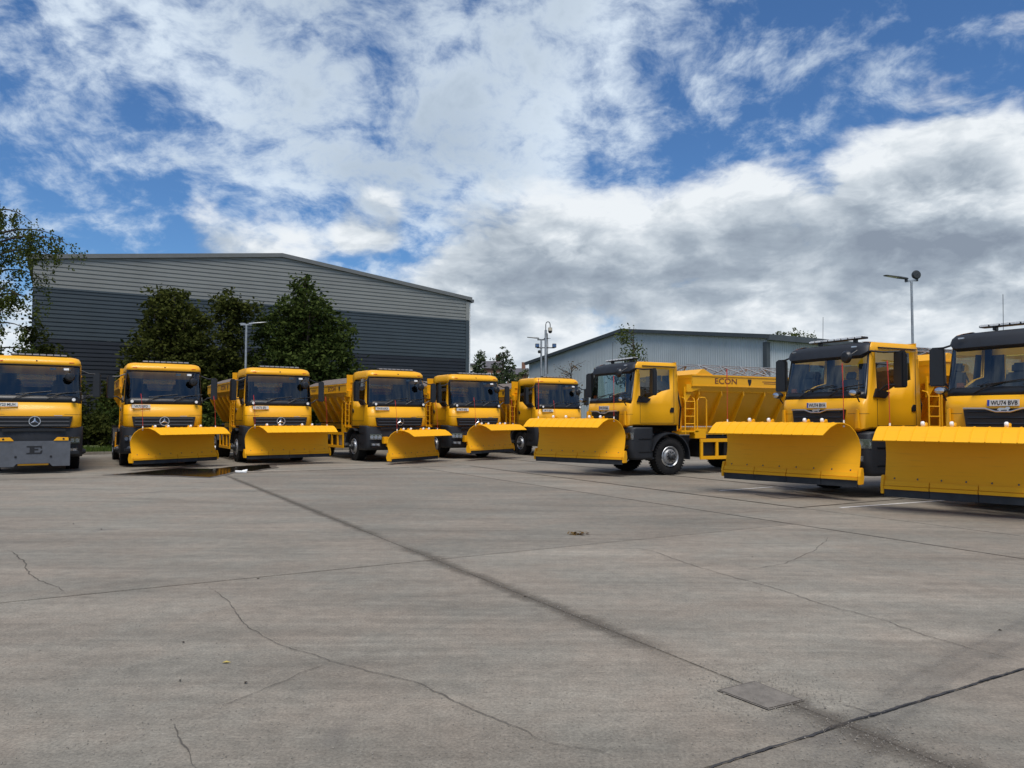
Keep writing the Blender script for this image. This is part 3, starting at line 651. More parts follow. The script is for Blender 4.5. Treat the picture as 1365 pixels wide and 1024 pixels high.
# ------------------------------------------------------------------ trees
def leaf(mb_v, mb_f, c, s, rnd, droop=0.0, asp=.55):
    u = Vector((rnd.gauss(0, 1), rnd.gauss(0, 1), rnd.gauss(0, .7) - droop)).normalized()
    w = u.cross(Vector((rnd.gauss(0, 1), rnd.gauss(0, 1), rnd.gauss(0, 1)))).normalized() * (s * asp * .5)
    u = u * (s * .5); o = len(mb_v)
    mb_v += [c - u, c + w - u * .1, c + u, c - w - u * .1]; mb_f.append((o, o + 1, o + 2, o + 3))
def leaves_object(vs, fs, mat, parent, name='crown'):
    me = bpy.data.meshes.new(name); me.from_pydata([tuple(v) for v in vs], [], fs); me.materials.append(MT[mat])
    o = bpy.data.objects.new(name, me); COL.objects.link(o); o.parent = parent; return o
def make_tree(name, label, base, blobs, n, size, mat, trunk_r=.18, cat='tree', group=None, clump=.42, seed=1, limbs=True, per=26, zmin=.2, droop=.1):
    """blobs: (dx, dy, z, rx, ry, rz) ellipsoids that the crown fills"""
    rnd = random.Random(seed); root = tag(empty(name, base), label, cat, group)
    vs, fs = [], []; vol = [b_[3] * b_[4] * b_[5] for b_ in blobs]; tot = sum(vol); ends = []
    nclump = n // per
    for (dx, dy, z, rx, ry, rz), v in zip(blobs, vol):
        k = max(3, int(nclump * v / tot))
        for i in range(k):
            d = Vector((rnd.gauss(0, 1), rnd.gauss(0, 1), rnd.gauss(0, 1))).normalized() * (rnd.random() ** .42)
            wob = 1 + .28 * mnoise.noise(Vector((d.x * 2.2 + seed, d.y * 2.2, d.z * 2.2 + dx)))
            c = Vector((dx + d.x * rx * wob, dy + d.y * ry * wob, z + d.z * rz * wob))
            if c.z < zmin: continue
            if rnd.random() < .10: ends.append(c)
            cl = clump * rnd.uniform(.55, 1.35)
            for j in range(int(per * rnd.uniform(.6, 1.4))):
                leaf(vs, fs, c + Vector((rnd.gauss(0, cl * .5), rnd.gauss(0, cl * .5), rnd.gauss(0, cl * .36))), size * rnd.uniform(.6, 1.3), rnd, droop)
    leaves_object(vs, fs, mat, root)
    mb = MB(); top = max(b_[2] for b_ in blobs)
    mb.tube([(0, 0, -.1), (.05, .03, top * .3), (-.06, .05, top * .65), (.02, 0, top)], 0, 8, radii=[trunk_r * 1.25, trunk_r, trunk_r * .7, trunk_r * .25])
    tr = mb.build('trunk', 'bark', root, smooth=True)
    if limbs:
        for e_ in ends[:22]:
            s0 = Vector((0, 0, min(top * .95, max(.5, e_.z * rnd.uniform(.35, .75))))); mid = s0.lerp(e_, .5) + Vector((0, 0, .15))
            mb = MB(); mb.tube([s0, mid, e_], 0, 5, radii=[trunk_r * .42, trunk_r * .25, trunk_r * .07]); mb.build('limb', 'bark', tr, smooth=True)
    return root
def spot(px, n, ang=30.9):
    """ground point seen at column px on the line parallel to the warehouse front, n metres out"""
    X = (px - 682.5) / FPX; Y = n / (-X * math.sin(R(ang)) + math.cos(R(ang))); return (X * Y, Y, 0)
b0 = spot(228, 43.2)
make_tree('broadleaf_tree', 'dark olive tree with a broad ragged crown in front of the warehouse wall', b0, [(-.3, 0, 7.0, 1.35, 1.4, 1.5), (1.0, .2, 6.2, 1.3, 1.3, 1.3), (-.9, 0, 4.9, 1.7, 1.6, 1.6), (.9, 0, 4.2, 2.0, 1.7, 1.7), (0, 0, 2.4, 2.6, 1.9, 1.7), (-2.4, 0, 2.6, 1.3, 1.3, 1.4), (-.2, .3, 8.0, .7, .7, .6)], 24000, .24, 'leaf2', .20, seed=3)
b0 = spot(306, 43.6)
make_tree('broadleaf_tree', 'slim dark tree standing between the two broad trees at the warehouse', b0, [(.1, 0, 7.4, .95, .9, 1.0), (-.8, 0, 7.7, .5, .5, .5), (.9, 0, 7.6, .5, .5, .5), (0, 0, 6.0, .8, .8, 1.0), (-.3, 0, 4.3, 1.1, 1.0, 1.2), (-.1, 0, 8.3, .3, .3, .5), (.1, 0, 2.4, 1.6, 1.3, 1.5)], 10500, .23, 'leaf2', .14, seed=9)
b0 = spot(404, 43.4)
make_tree('broadleaf_tree', 'tallest leafy tree with a pointed dark green crown before the warehouse', b0, [(0, 0, 8.9, .9, .9, .9), (.1, 0, 7.7, 1.9, 1.7, 1.2), (-1.0, 0, 6.4, 2.0, 1.8, 1.5), (1.0, 0, 6.2, 2.0, 1.8, 1.5), (0, 0, 4.6, 3.1, 2.4, 1.9), (0, 0, 2.6, 3.5, 2.6, 1.9), (2.6, 0, 3.3, 1.5, 1.3, 1.5), (.1, 0, 9.7, .35, .35, .5), (1.9, 0, 7.4, .6, .6, .6)], 38000, .24, 'leaf', .26, seed=5)
for i, (px, n, w, h, mat, lab) in enumerate(((46, 42.0, 1.2, 6.9, 'leaf2', 'tall dark bushy shrub against the left end of the warehouse'), (70, 41.5, 1.3, 4.6, 'leaf2', 'round dark shrub beside the tall shrub at the left end of the warehouse'), (150, 42.5, 2.2, 2.6, 'leaf', 'low dark bush behind the gap between the two left trucks'), (118, 41.0, 1.3, 1.9, 'leaf2', 'olive shrub growing on the grass strip between two gritters'),
                                             (262, 41.0, 2.4, 2.6, 'leaf', 'dense bush under the broad olive tree'), (318, 42.0, 2.0, 3.6, 'leaf', 'tall dense bush around the base of the slim tree'), (450, 42.0, 2.3, 3.6, 'leaf', 'dense bush at the right foot of the tallest tree'), (352, 41.6, 2.0, 2.9, 'leaf', 'dense bush at the left foot of the tallest tree'),
                                             (505, 43.5, 1.7, 2.2, 'leaf2', 'small bush in front of the navy base of the warehouse'))):
    b0 = spot(px, n)
    make_tree('bush', lab, b0, [(0, 0, h * .45, w, w * .8, h * .5), (-w * .5, 0, h * .3, w * .7, w * .7, h * .34), (w * .5, .2, h * .35, w * .7, w * .7, h * .38)], int(2400 * w * h / 2.4), .21, mat, .06, cat='bush', group='bushes along the warehouse', seed=20 + i, limbs=False, clump=.34)
# weeping birch whose boughs hang in from the left
rnd = random.Random(11); bb = Vector((-24.3, 33.5, 0)); birch = tag(empty('birch_tree', bb), 'drooping birch with hanging boughs beside the left end of the warehouse', 'tree')
mb = MB(); mb.tube([(0, 0, -.1), (.1, 0, 3), (.0, 0, 6), (.3, 0, 9), (.4, 0, 11.4)], 0, 9, radii=[.28, .24, .19, .12, .04]); btr = mb.build('trunk', 'bark', birch, smooth=True)
vs, fs = [], []
boughs = []
for i in range(30):
    z0 = rnd.uniform(3.2, 10.6); ln = rnd.uniform(1.2, 3.1) * (1.0 if z0 < 9 else .8); az = rnd.uniform(-2.4, 2.4)
    boughs.append((z0, ln, az, rnd.uniform(.5, 1.3)))
boughs += [(8.9, 4.5, -.05, 1.2), (9.3, 3.9, .15, 1.2), (8.2, 4.0, -.1, 1.3), (7.6, 3.0, .2, 1.0), (6.4, 3.0, .0, 1.1), (5.2, 3.0, -.2, .9), (4.2, 3.2, .1, .8)]
for z0, ln, az, rise in boughs:
    pts = []
    for k in range(9):
        u = k / 8; pts.append(Vector((math.cos(az) * ln * u, math.sin(az) * ln * u * .7, z0 + rise * math.sin(u * 2.2) * .8 - .45 * u * u)))
    mb = MB(); mb.tube(pts, 0, 5, radii=[.06 * (1 - .9 * k / 8) + .004 for k in range(9)]); mb.build('limb', 'bark', btr, smooth=True)
    for k in range(int(8 + ln * 6.5)):
        u = rnd.uniform(.2, 1.0); j = min(7, int(u * 8)); p = pts[j].lerp(pts[j + 1], u * 8 - j) + Vector((rnd.gauss(0, .22), rnd.gauss(0, .3), rnd.gauss(0, .12)))
        L_ = rnd.uniform(.3, 1.3)
        for q in range(int(L_ * 30)):
            d = rnd.random() * L_; leaf(vs, fs, p + Vector((rnd.gauss(0, .07), rnd.gauss(0, .09), -d)), rnd.uniform(.09, .16), rnd, .9, .65)
leaves_object(vs, fs, 'birch', birch)
# poplars and distant greenery
def poplar(px, py, Y, w, label, seed):
    p = atY(px, py, Y); h = p.z; bl = []
    rr = random.Random(seed)
    for i in range(7):
        x = (i - 3) / 3 * w * .62; hh = h * (1 - .16 * abs((i - 3) / 3) ** 1.3) * rr.uniform(.93, 1.0); bl.append((x, rr.uniform(-.4, .4), hh * .58, w * .24, w * .3, hh * .40)); bl.append((x, 0, hh * .90, w * .10, w * .1, hh * .11))
    make_tree('poplar_tree', label, (p.x, Y, 0), bl, 7000, .26, 'poplar', .3, group='poplars beyond the yard', seed=seed, limbs=False, clump=.26, zmin=1.0, droop=-.8)
poplar(639.5, 455, 92, 1.05, 'narrow upright poplar just right of the slate grey warehouse', 31)
poplar(671, 455, 92, 1.9, 'wider upright poplar farther from the slate grey warehouse', 32)
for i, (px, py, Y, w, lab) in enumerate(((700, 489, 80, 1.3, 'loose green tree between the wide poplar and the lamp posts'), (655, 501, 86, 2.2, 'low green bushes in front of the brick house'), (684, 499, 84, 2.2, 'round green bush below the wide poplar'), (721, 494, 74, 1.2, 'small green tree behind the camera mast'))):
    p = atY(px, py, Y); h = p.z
    make_tree('broadleaf_tree', lab, (p.x, Y, 0), [(0, 0, h * .55, w, w, h * .34), (-w * .4, 0, h * .8, w * .35, w * .4, h * .17), (w * .35, 0, h * .78, w * .4, w * .4, h * .16), (.1, 0, h * .93, w * .2, w * .2, h * .07)], 3000, .24, 'hazeleaf', .12, seed=40 + i, limbs=False, clump=.36)
# sparse young trees before the pale shed
def sapling(px, pytop, Y, w, label, n, seed, mat='birch', leafy=True):
    rr = random.Random(seed); p = atY(px, pytop, Y); h = p.z
    root = tag(empty('young_tree', (p.x, Y, 0)), label, 'tree'); mb = MB()
    mb.tube([(0, 0, -.1), (.05, 0, h * .4), (-.04, 0, h * .75), (0, 0, h)], 0, 7, radii=[.07, .055, .035, .008]); tr = mb.build('trunk', 'bark', root, smooth=True)
    vs, fs = [], []
    for i in range(26):
        z0 = h * rr.uniform(.42, .92); az = rr.uniform(0, 6.28); ln = w * rr.uniform(.45, 1.0) * (1.15 - z0 / h * .55)
        pts = [Vector((math.cos(az) * ln * u, math.sin(az) * ln * u, z0 + ln * .55 * u ** .8 + rr.uniform(-.05, .05))) for u in (0, .35, .7, 1)]
        mb = MB(); mb.tube(pts, 0, 5, radii=[.022, .016, .010, .004]); mb.build('limb', 'bark', tr, smooth=True)
        for j in range(n):
            u = rr.uniform(.3, 1.0) * 2.999; k = int(u); c = pts[k].lerp(pts[k + 1], u - k)
            leaf(vs, fs, c + Vector((rr.gauss(0, .16), rr.gauss(0, .16), rr.gauss(0, .14))), rr.uniform(.09, .17), rr, .4)
    leaves_object(vs, fs, mat, root)
sapling(845, 434, 38, 1.6, 'thin young tree with sparse leaves standing before the pale shed', 62, 51)
sapling(762, 482, 44, 1.7, 'nearly bare reddish shrub beside the camera mast', 9, 52, 'deadleaf')
p = atY(1056, 437, 78)
make_tree('broadleaf_tree', 'treetop showing over the roof of the pale metal shed', (p.x, 78, 0), [(0, 0, p.z - 1.6, 2.2, 2.0, 1.3), (-1.5, 0, p.z - .7, .5, .5, .6), (.3, 0, p.z - .6, .5, .5, .5), (1.6, 0, p.z - 1.0, .6, .6, .5), (0, 0, p.z - 3.5, 2.6, 2.4, 1.8)], 3600, .24, 'birch', .2, seed=61, limbs=False)
# rough grass on the strip behind the row and behind the plough trucks
gv, gf = [], []; rnd = random.Random(4)
for i in range(15000):
    if i % 5: q_, p_ = 35.9 + 4.5 * rnd.random() ** 1.3, rnd.uniform(-3, 16)
    else: q_, p_ = rnd.uniform(14, 34), 22.5 + 3 * rnd.random()
    c = pq(p_, q_, -.1); h = rnd.uniform(.18, .42); a = rnd.uniform(0, 6.28); d = Vector((math.cos(a), math.sin(a), 0)) * .022; l_ = Vector((rnd.gauss(0, .06), rnd.gauss(0, .06), h)); o = len(gv)
    gv += [c - d, c + d, c + d * .5 + l_ * .6, c + l_, c - d * .5 + l_ * .6]; gf.append((o, o + 1, o + 2, o + 3, o + 4))
g = leaves_object(gv, gf, 'grassleaf', None, 'grass'); tag(g, 'rough green grass on the strips around the concrete yard', 'grass', kind='stuff')
# ------------------------------------------------------------------ trucks
# local frame of a truck: origin under the front axle, x to the truck's left, y to the rear, z up
def outline(w, yf, yr, rc, bulge, sides):
    pts = [(-w, y) for y in sides] + [(-w, yf + rc)]
    for i in range(1, 6):
        a = R(90 * i / 6); pts.append((-w + rc - rc * math.cos(a), yf + bulge + (rc - bulge) - (rc - bulge) * math.sin(a)))
    xs = [(-1 + 2 * i / 10) for i in range(11)]
    for u in xs: pts.append((u * (w - rc), yf + bulge * u * u))
    for i in range(5, 0, -1):
        a = R(90 * i / 6); pts.append((w - rc + rc * math.cos(a), yf + bulge + (rc - bulge) - (rc - bulge) * math.sin(a)))
    pts += [(w, yf + rc)] + [(w, y) for y in reversed(sides)]
    return pts
def cab_grid(rows, sides, rc, bulge, yr):
    """rows: (z_front, z_side(y) or None, half width, front y). Returns grid of points"""
    G = []
    for zf, zs, w, yf, *ins in rows:
        o = outline(w, yf, yr, rc, bulge, sides); n = len(o); ns = len(sides)
        ring = []
        for i, (x, y) in enumerate(o):
            if zs is None: z = zf
            else:
                if i < ns: z = zs(y)
                elif i >= n - ns: z = zs(y)
                else:
                    k = i - ns if i < n / 2 else n - ns - 1 - i   # 0 .. through the corner
                    f = min(1, k / 5.0); z = zs(sides[-1]) * (1 - f) + zf * f
            yy = y
            if ins and y > yr - 1e-6: yy = y - ins[0]
            ring.append((x, yy, z))
        G.append(ring)
    return G
def wheel(parent, x, y, r, side, width=.33, dual=False, rim_mat='alloy'):
    """side +1 / -1: outward direction; the part 'wheel' is the tyre with its rim and hub below it"""
    w = width
    mb = MB()
    rr = r * .56
    prof = [(-w / 2 + .03, rr), (-w / 2, rr + .05), (-w / 2 - .012, rr + (r - rr) * .5), (-w / 2 + .012, r - .035), (-w / 2 + .045, r - .006)]
    for k in range(5):
        a0 = -w / 2 + .06 + k * (w - .12) / 5; a1 = a0 + (w - .12) / 5
        prof += [(a0 + .006, r), (a1 - .010, r), (a1 - .008, r - .014), (a1 - .001, r - .014)]
    prof += [(w / 2 - .045, r - .006), (w / 2 - .012, r - .035), (w / 2 + .012, rr + (r - rr) * .5), (w / 2, rr + .05), (w / 2 - .03, rr)]
    mb.lathe(prof, (0, 0, 0), 'X', 40)
    for i in range(40):                                   # shoulder lugs
        a = 2 * math.pi * i / 40
        for sgn in (-1, 1):
            mb.box((sgn * (w / 2 - .03), (r - .012) * math.cos(a), (r - .012) * math.sin(a)), (.062, .038, .03), (a - R(90), 0, 0))
    t_ = mb.build('wheel', 'rubber', parent, smooth=True, angle=30); t_.location = (x, y, r); t_.rotation_euler = (R(13), 0, 0)
    mb = MB(); s = side; o = s * (w / 2 - .01)
    if dual: prof = [(o + s * .0, rr), (o + s * .012, rr - .02), (o - s * .02, rr - .045), (o - s * .13, rr - .06), (o - s * .16, rr * .62), (o - s * .16, rr * .30), (o - s * .16, .01)]
    else: prof = [(o, rr), (o + s * .015, rr - .012), (o - s * .01, rr - .04), (o - s * .055, rr - .055), (o - s * .055, rr * .80), (o + s * .03, rr * .62), (o + s * .035, rr * .45), (o + s * .035, .01)]
    mb.lathe(prof, (0, 0, 0), 'X', 36)
    rim = mb.build('rim', rim_mat, t_, smooth=True, angle=28)
    mb = MB()
    for i in range(10):
        a = 2 * math.pi * i / 10; d = (o - s * (.158 if dual else .046)) ; rad = rr * .74
        mb.cyl((d, rad * math.cos(a), rad * math.sin(a)), (d + s * .012, rad * math.cos(a), rad * math.sin(a)), .026, n=10)
    mb.build('rim_hole', 'black', t_)
    mb = MB(); b0 = o - s * (.16 if dual else -.03); hb = .16 if not dual else .20
    mb.lathe([(b0, rr * .36), (b0 + s * hb * .6, rr * .33), (b0 + s * hb * .72, rr * .24), (b0 + s * hb, rr * .20), (b0 + s * hb, .004)], (0, 0, 0), 'X', 20)
    for i in range(10):
        a = 2 * math.pi * (i + .5) / 10; rad = rr * .46
        mb.cyl((b0, rad * math.cos(a), rad * math.sin(a)), (b0 + s * .045, rad * math.cos(a), rad * math.sin(a)), .016, n=6)
    mb.build('hub', 'hub', t_, smooth=True, angle=30)
    return t_
def mudguard(parent, x0, x1, y, zc, r, a0, a1, mat='plastic', th=.035, lip=.10):
    mb = MB(); n = 14; A = []; B = []
    ring = []
    for i in range(n + 1):
        a = R(a0 + (a1 - a0) * i / n)
        ring.append((math.cos(a), math.sin(a)))
    for xs, xe in ((x0, x1),):
        for i in range(n):
            q = []
            for (c, s_) in (ring[i], ring[i + 1]):
                for rr in (r, r + th):
                    for xx in (xs, xe): q.append((xx, y + c * rr, zc + s_ * rr))
            mb.add(q, [(0, 1, 5, 4), (2, 6, 7, 3), (0, 4, 6, 2), (1, 3, 7, 5)] + ([(0, 2, 3, 1)] if i == 0 else []) + ([(4, 5, 7, 6)] if i == n - 1 else []))
    return mb.build('mudguard', mat, parent, smooth=True, angle=40)
def number_plate(parent, x, y, z, body, rx=0, band=False, name='number_plate'):
    mb = MB(); mb.box((0, 0, 0), (.52, .012, .112))
    p = mb.build(name, 'plate', parent, bevel=.002); p.location = (x, y, z); p.rotation_euler = (rx, 0, 0)
    if band:
        MBb = MB(); MBb.box((-.238, -.0075, 0), (.038, .003, .104)); MBb.build('blue_band', 'blueband', p)
    text_part('registration', body, .105, 'ink', p, (.02 if band else 0, -.008, -.004), (R(90), 0, 0), sx=.86)
    return p
def mirror(parent, x, y, z, w, h, arm_from, side):
    mb = MB(); mb.box((0, 0, 0), (w, .13, h), taper=(.95, .8)); mb.box((0, .02, h * .5), (w * .8, .10, .04))
    o = mb.build('mirror', 'black', parent, smooth=True, bevel=.035); o.location = (x, y, z); o.rotation_euler = (0, 0, R(-14 * side))
    g = MB(); g.box((0, .068, 0), (w * .84, .004, h * .86)); g.build('mirror_glass', 'chrome', o)
    for (p, dz_) in arm_from:
        a = MB(); a.tube([p, (p[0] + (x - p[0]) * .5, p[1] + (y - p[1]) * .5 - .03, z + dz_), (x, y, z + dz_)], .020, 8)
        a.build('mirror_arm', 'black', parent, smooth=True)
def seat(parent, x, y, z):
    mb = MB(); mb.box((0, -.02, .28), (.50, .50, .16)); mb.box((0, .25, .68), (.50, .15, .72), (R(-8), 0, 0), taper=(.84, .8)); mb.box((0, .34, 1.12), (.27, .10, .20), (R(-8), 0, 0)); mb.cyl((0, 0, 0), (0, 0, .22), .16, n=10)
    o = mb.build('seat', 'seat', parent, smooth=True, bevel=.04); o.location = (x, y, z)
def lamp_unit(parent, c, d, name='headlamp', n=3, rot=(0, 0, 0)):
    """dark bowl, round reflectors and a clear cover"""
    mb = MB(); mb.box((0, 0, 0), d)
    o = mb.build(name, 'black', parent, bevel=.012); o.location = c; o.rotation_euler = rot
    mb = MB()
    for i in range(n):
        xx = d[0] * ((i + .5) / n - .5)
        rr = min(d[2] * .40, d[0] / n * .42)
        mb.lathe([(-d[1] / 2 - .004, rr), (-d[1] / 2 - .001, rr * .75), (-d[1] / 2 - .003, rr * .3), (-d[1] / 2 - .006, .003)], (xx, 0, 0), 'Y', 14)
    mb.build('reflector', 'chrome', o, smooth=True)
    mb = MB(); mb.box((0, -d[1] / 2 - .014, 0), (d[0] * .97, .006, d[2] * .94)); mb.build('lens', 'lens', o)
    return o
def light_bar(parent, c, width, tilt=0, seg='white'):
    mb = MB(); mb.box((0, 0, 0), (width, .20, .045)); mb.box((-width * .33, 0, -.05), (.06, .10, .07)); mb.box((width * .33, 0, -.05), (.06, .10, .07))
    o = mb.build('light_bar', 'black', parent, bevel=.008); o.location = c; o.rotation_euler = (0, tilt, 0)
    n = 8
    for i in range(n):
        mb = MB(); mb.box((width * ((i + .5) / n - .5), -.101, .006), (width / n * .84, .012, .030)); mb.box((width * ((i + .5) / n - .5), 0, .027), (width / n * .84, .17, .012))
        mb.build('light_segment', seg, o, bevel=.004)
    return o
def wiper(parent, x, y, z, x2, z2):
    mb = MB(); mb.tube([(x, y, z), ((x + x2) / 2, y + .00, (z + z2) / 2 + .03), (x2, y + .02, z2)], .011, 6)
    mx_ = (x2 + (x2 - x) * .25)
    mb.tube([(x2 - .45, y + .005, z2 - .05), (x2 + .40, y + .01, z2 + .045)], .010, 6); mb.build('wiper', 'black', parent)

def plough(parent, trim_l, trim_r, half=1.45):
    """snow plough: the part itself is the curved mouldboard, standing along local x, facing -y"""
    prof = [(.000, .135), (.048, .26), (.098, .39), (.132, .52), (.146, .65), (.128, .78), (.066, .90), (-.040, .995), (-.170, 1.040), (-.315, 1.032), (-.460, .965), (-.630, .835)]
    n = len(prof)
    def trim(k):
        u = max(0, (k - 4) / (n - 5)); return u ** 1.35
    mb = MB(); nx = 14; th = .014
    front, back = [], []
    for k, (y, z) in enumerate(prof):
        a = -half + trim_l * trim(k); b_ = half - trim_r * trim(k)
        p, q = prof[max(0, k - 1)], prof[min(n - 1, k + 1)]
        d = Vector((q[0] - p[0], q[1] - p[1])).normalized(); nn = Vector((d.y, -d.x))     # outward (behind / above)
        front.append([(a + (b_ - a) * i / nx, y, z) for i in range(nx + 1)])
        back.append([(a + (b_ - a) * i / nx, y + nn.x * th, z + nn.y * th) for i in range(nx + 1)])
    G = front + back[::-1]; G.append(front[0])
    for k in range(len(G) - 1): mb.strip(G[k], G[k + 1])
    for e in (0, nx):
        for k in range(n - 1): mb.add([front[k][e], front[k + 1][e], back[k + 1][e], back[k][e]], [(0, 1, 2, 3)])
    pl = mb.build('plough', 'plough', parent, smooth=True, angle=50)
    # raised ribs bent over the top of the board
    for j in range(13):
        u = (j + .5) / 13; m_ = MB(); pts0, pts1 = [], []
        for k in range(6, n):
            a = -half + trim_l * trim(k); b_ = half - trim_r * trim(k)
            x = -half + .06 + (2 * half - .12) * u
            if x < a + .02 or x > b_ - .02: break
            p, q = prof[max(0, k - 1)], prof[min(n - 1, k + 1)]; d = Vector((q[0] - p[0], q[1] - p[1])).normalized(); nn = Vector((d.y, -d.x))
            y, z = prof[k]
            pts0.append((x, y, z, nn))
        if len(pts0) < 2: continue
        L = [[], [], [], []]
        for (x, y, z, nn) in pts0:
            for q, (dx, h) in enumerate(((-.011, th - .001), (-.006, th + .009), (.006, th + .009), (.011, th - .001))):
                L[q].append((x + dx, y + nn.x * h, z + nn.y * h))
        for q in range(3): m_.strip(L[q], L[q + 1])
        m_.add([L[q][0] for q in range(4)] + [L[q][-1] for q in range(4)], [(0, 1, 2, 3), (4, 5, 6, 7)])
        m_.build('board_rib', 'plough', pl, smooth=True, angle=30)
    # bolted wear strips and rubber sections
    ns = 4; sw = 2 * half / ns
    for j in range(ns):
        xc = -half + sw * (j + .5)
        m_ = MB(); m_.box((xc, -.004, .182), (sw - .012, .026, .080), (R(-20), 0, 0)); m_.box((xc, -.034, .118), (sw - .012, .036, .05))
        m_.build('wear_strip', 'plough', pl, bevel=.004)
        m_ = MB(); m_.box((xc, -.004, .045), (sw - .006, .036, .135)); m_.build('cutting_edge', 'edge', pl, bevel=.004)
    for j in range(8):
        x = -half + .16 + j * (2 * half - .32) / 7
        m_ = MB(); m_.cyl((x, .060, .262), (x, .036, .255), .013, n=6); m_.build('bolt', 'darksteel', pl)
    # end shoes
    for s in (-1, 1):
        m_ = MB(); m_.prism([(-.04, .02), (.12, .02), (.16, .14), (.12, .30), (.02, .30), (-.04, .16)], 'X', s * half, s * (half + .055)); m_.build('end_shoe', 'plough', pl, bevel=.008)
    # back frame
    m_ = MB(); m_.box((0, .27, .34), (2.3, .13, .13)); m_.box((0, .27, .80), (2.0, .10, .10))
    for x in (-.95, -.35, .35, .95):
        m_.prism([(.11, .25), (.33, .30), (.32, .86), (.14, .90), (.18, .6)], 'X', x - .012, x + .012)
    m_.build('back_frame', 'plough', pl, bevel=.006)
    for x in (-.80, -.36, .42, .78):
        m_ = MB(); m_.box((x + .02, .04, 1.01), (.05, .20, .13), (R(30), 0, 0)); m_.box((x + .045, .0, 1.06), (.02, .12, .07), (R(20), 0, 0)); e_ = m_.build('roller_bracket', 'plough', pl, bevel=.01)
        m_ = MB(); m_.lathe([(-.028, .004), (-.028, .030), (-.014, .040), (.014, .040), (.028, .030), (.028, .004)], (x, -.05, 1.090), 'X', 14); m_.build('roller', 'white', pl, smooth=True)
    for s in (-1, 1):
        x = s * (half - .13) - (s * (trim_r if s > 0 else trim_l) * .25)
        m_ = MB(); m_.cyl((x, -.07, .98), (x, -.07, 1.10), .020, .014, n=8); m_.build('marker_base', 'white', pl)
        m_ = MB(); m_.tube([(x, -.07, 1.09), (x - .012, -.05, 1.6), (x - .04, -.01, 2.02)], .006, 6); m_.tube([(x - .031, -.022, 1.9), (x - .043, -.005, 2.06)], .011, 6)
        m_.build('marker_rod', 'red', pl)
    return pl
def push_frame(parent, zf=.0):
    mb = MB()
    mb.box((0, -1.66, .72), (1.15, .12, .34)); mb.box((0, -1.60, .42), (.95, .10, .20))
    for s in (-1, 1):
        mb.box((s * .62, -1.62, .78), (.16, .20, .24))
        mb.prism([(-1.7, .35), (-2.0, .50), (-2.0, .66), (-1.7, .62)], 'X', s * .40 - .04, s * .40 + .04)
    mb.cyl((0, -1.68, .86), (0, -2.04, .74), .045, n=10)
    return mb.build('push_frame', 'plough', parent, bevel=.008)

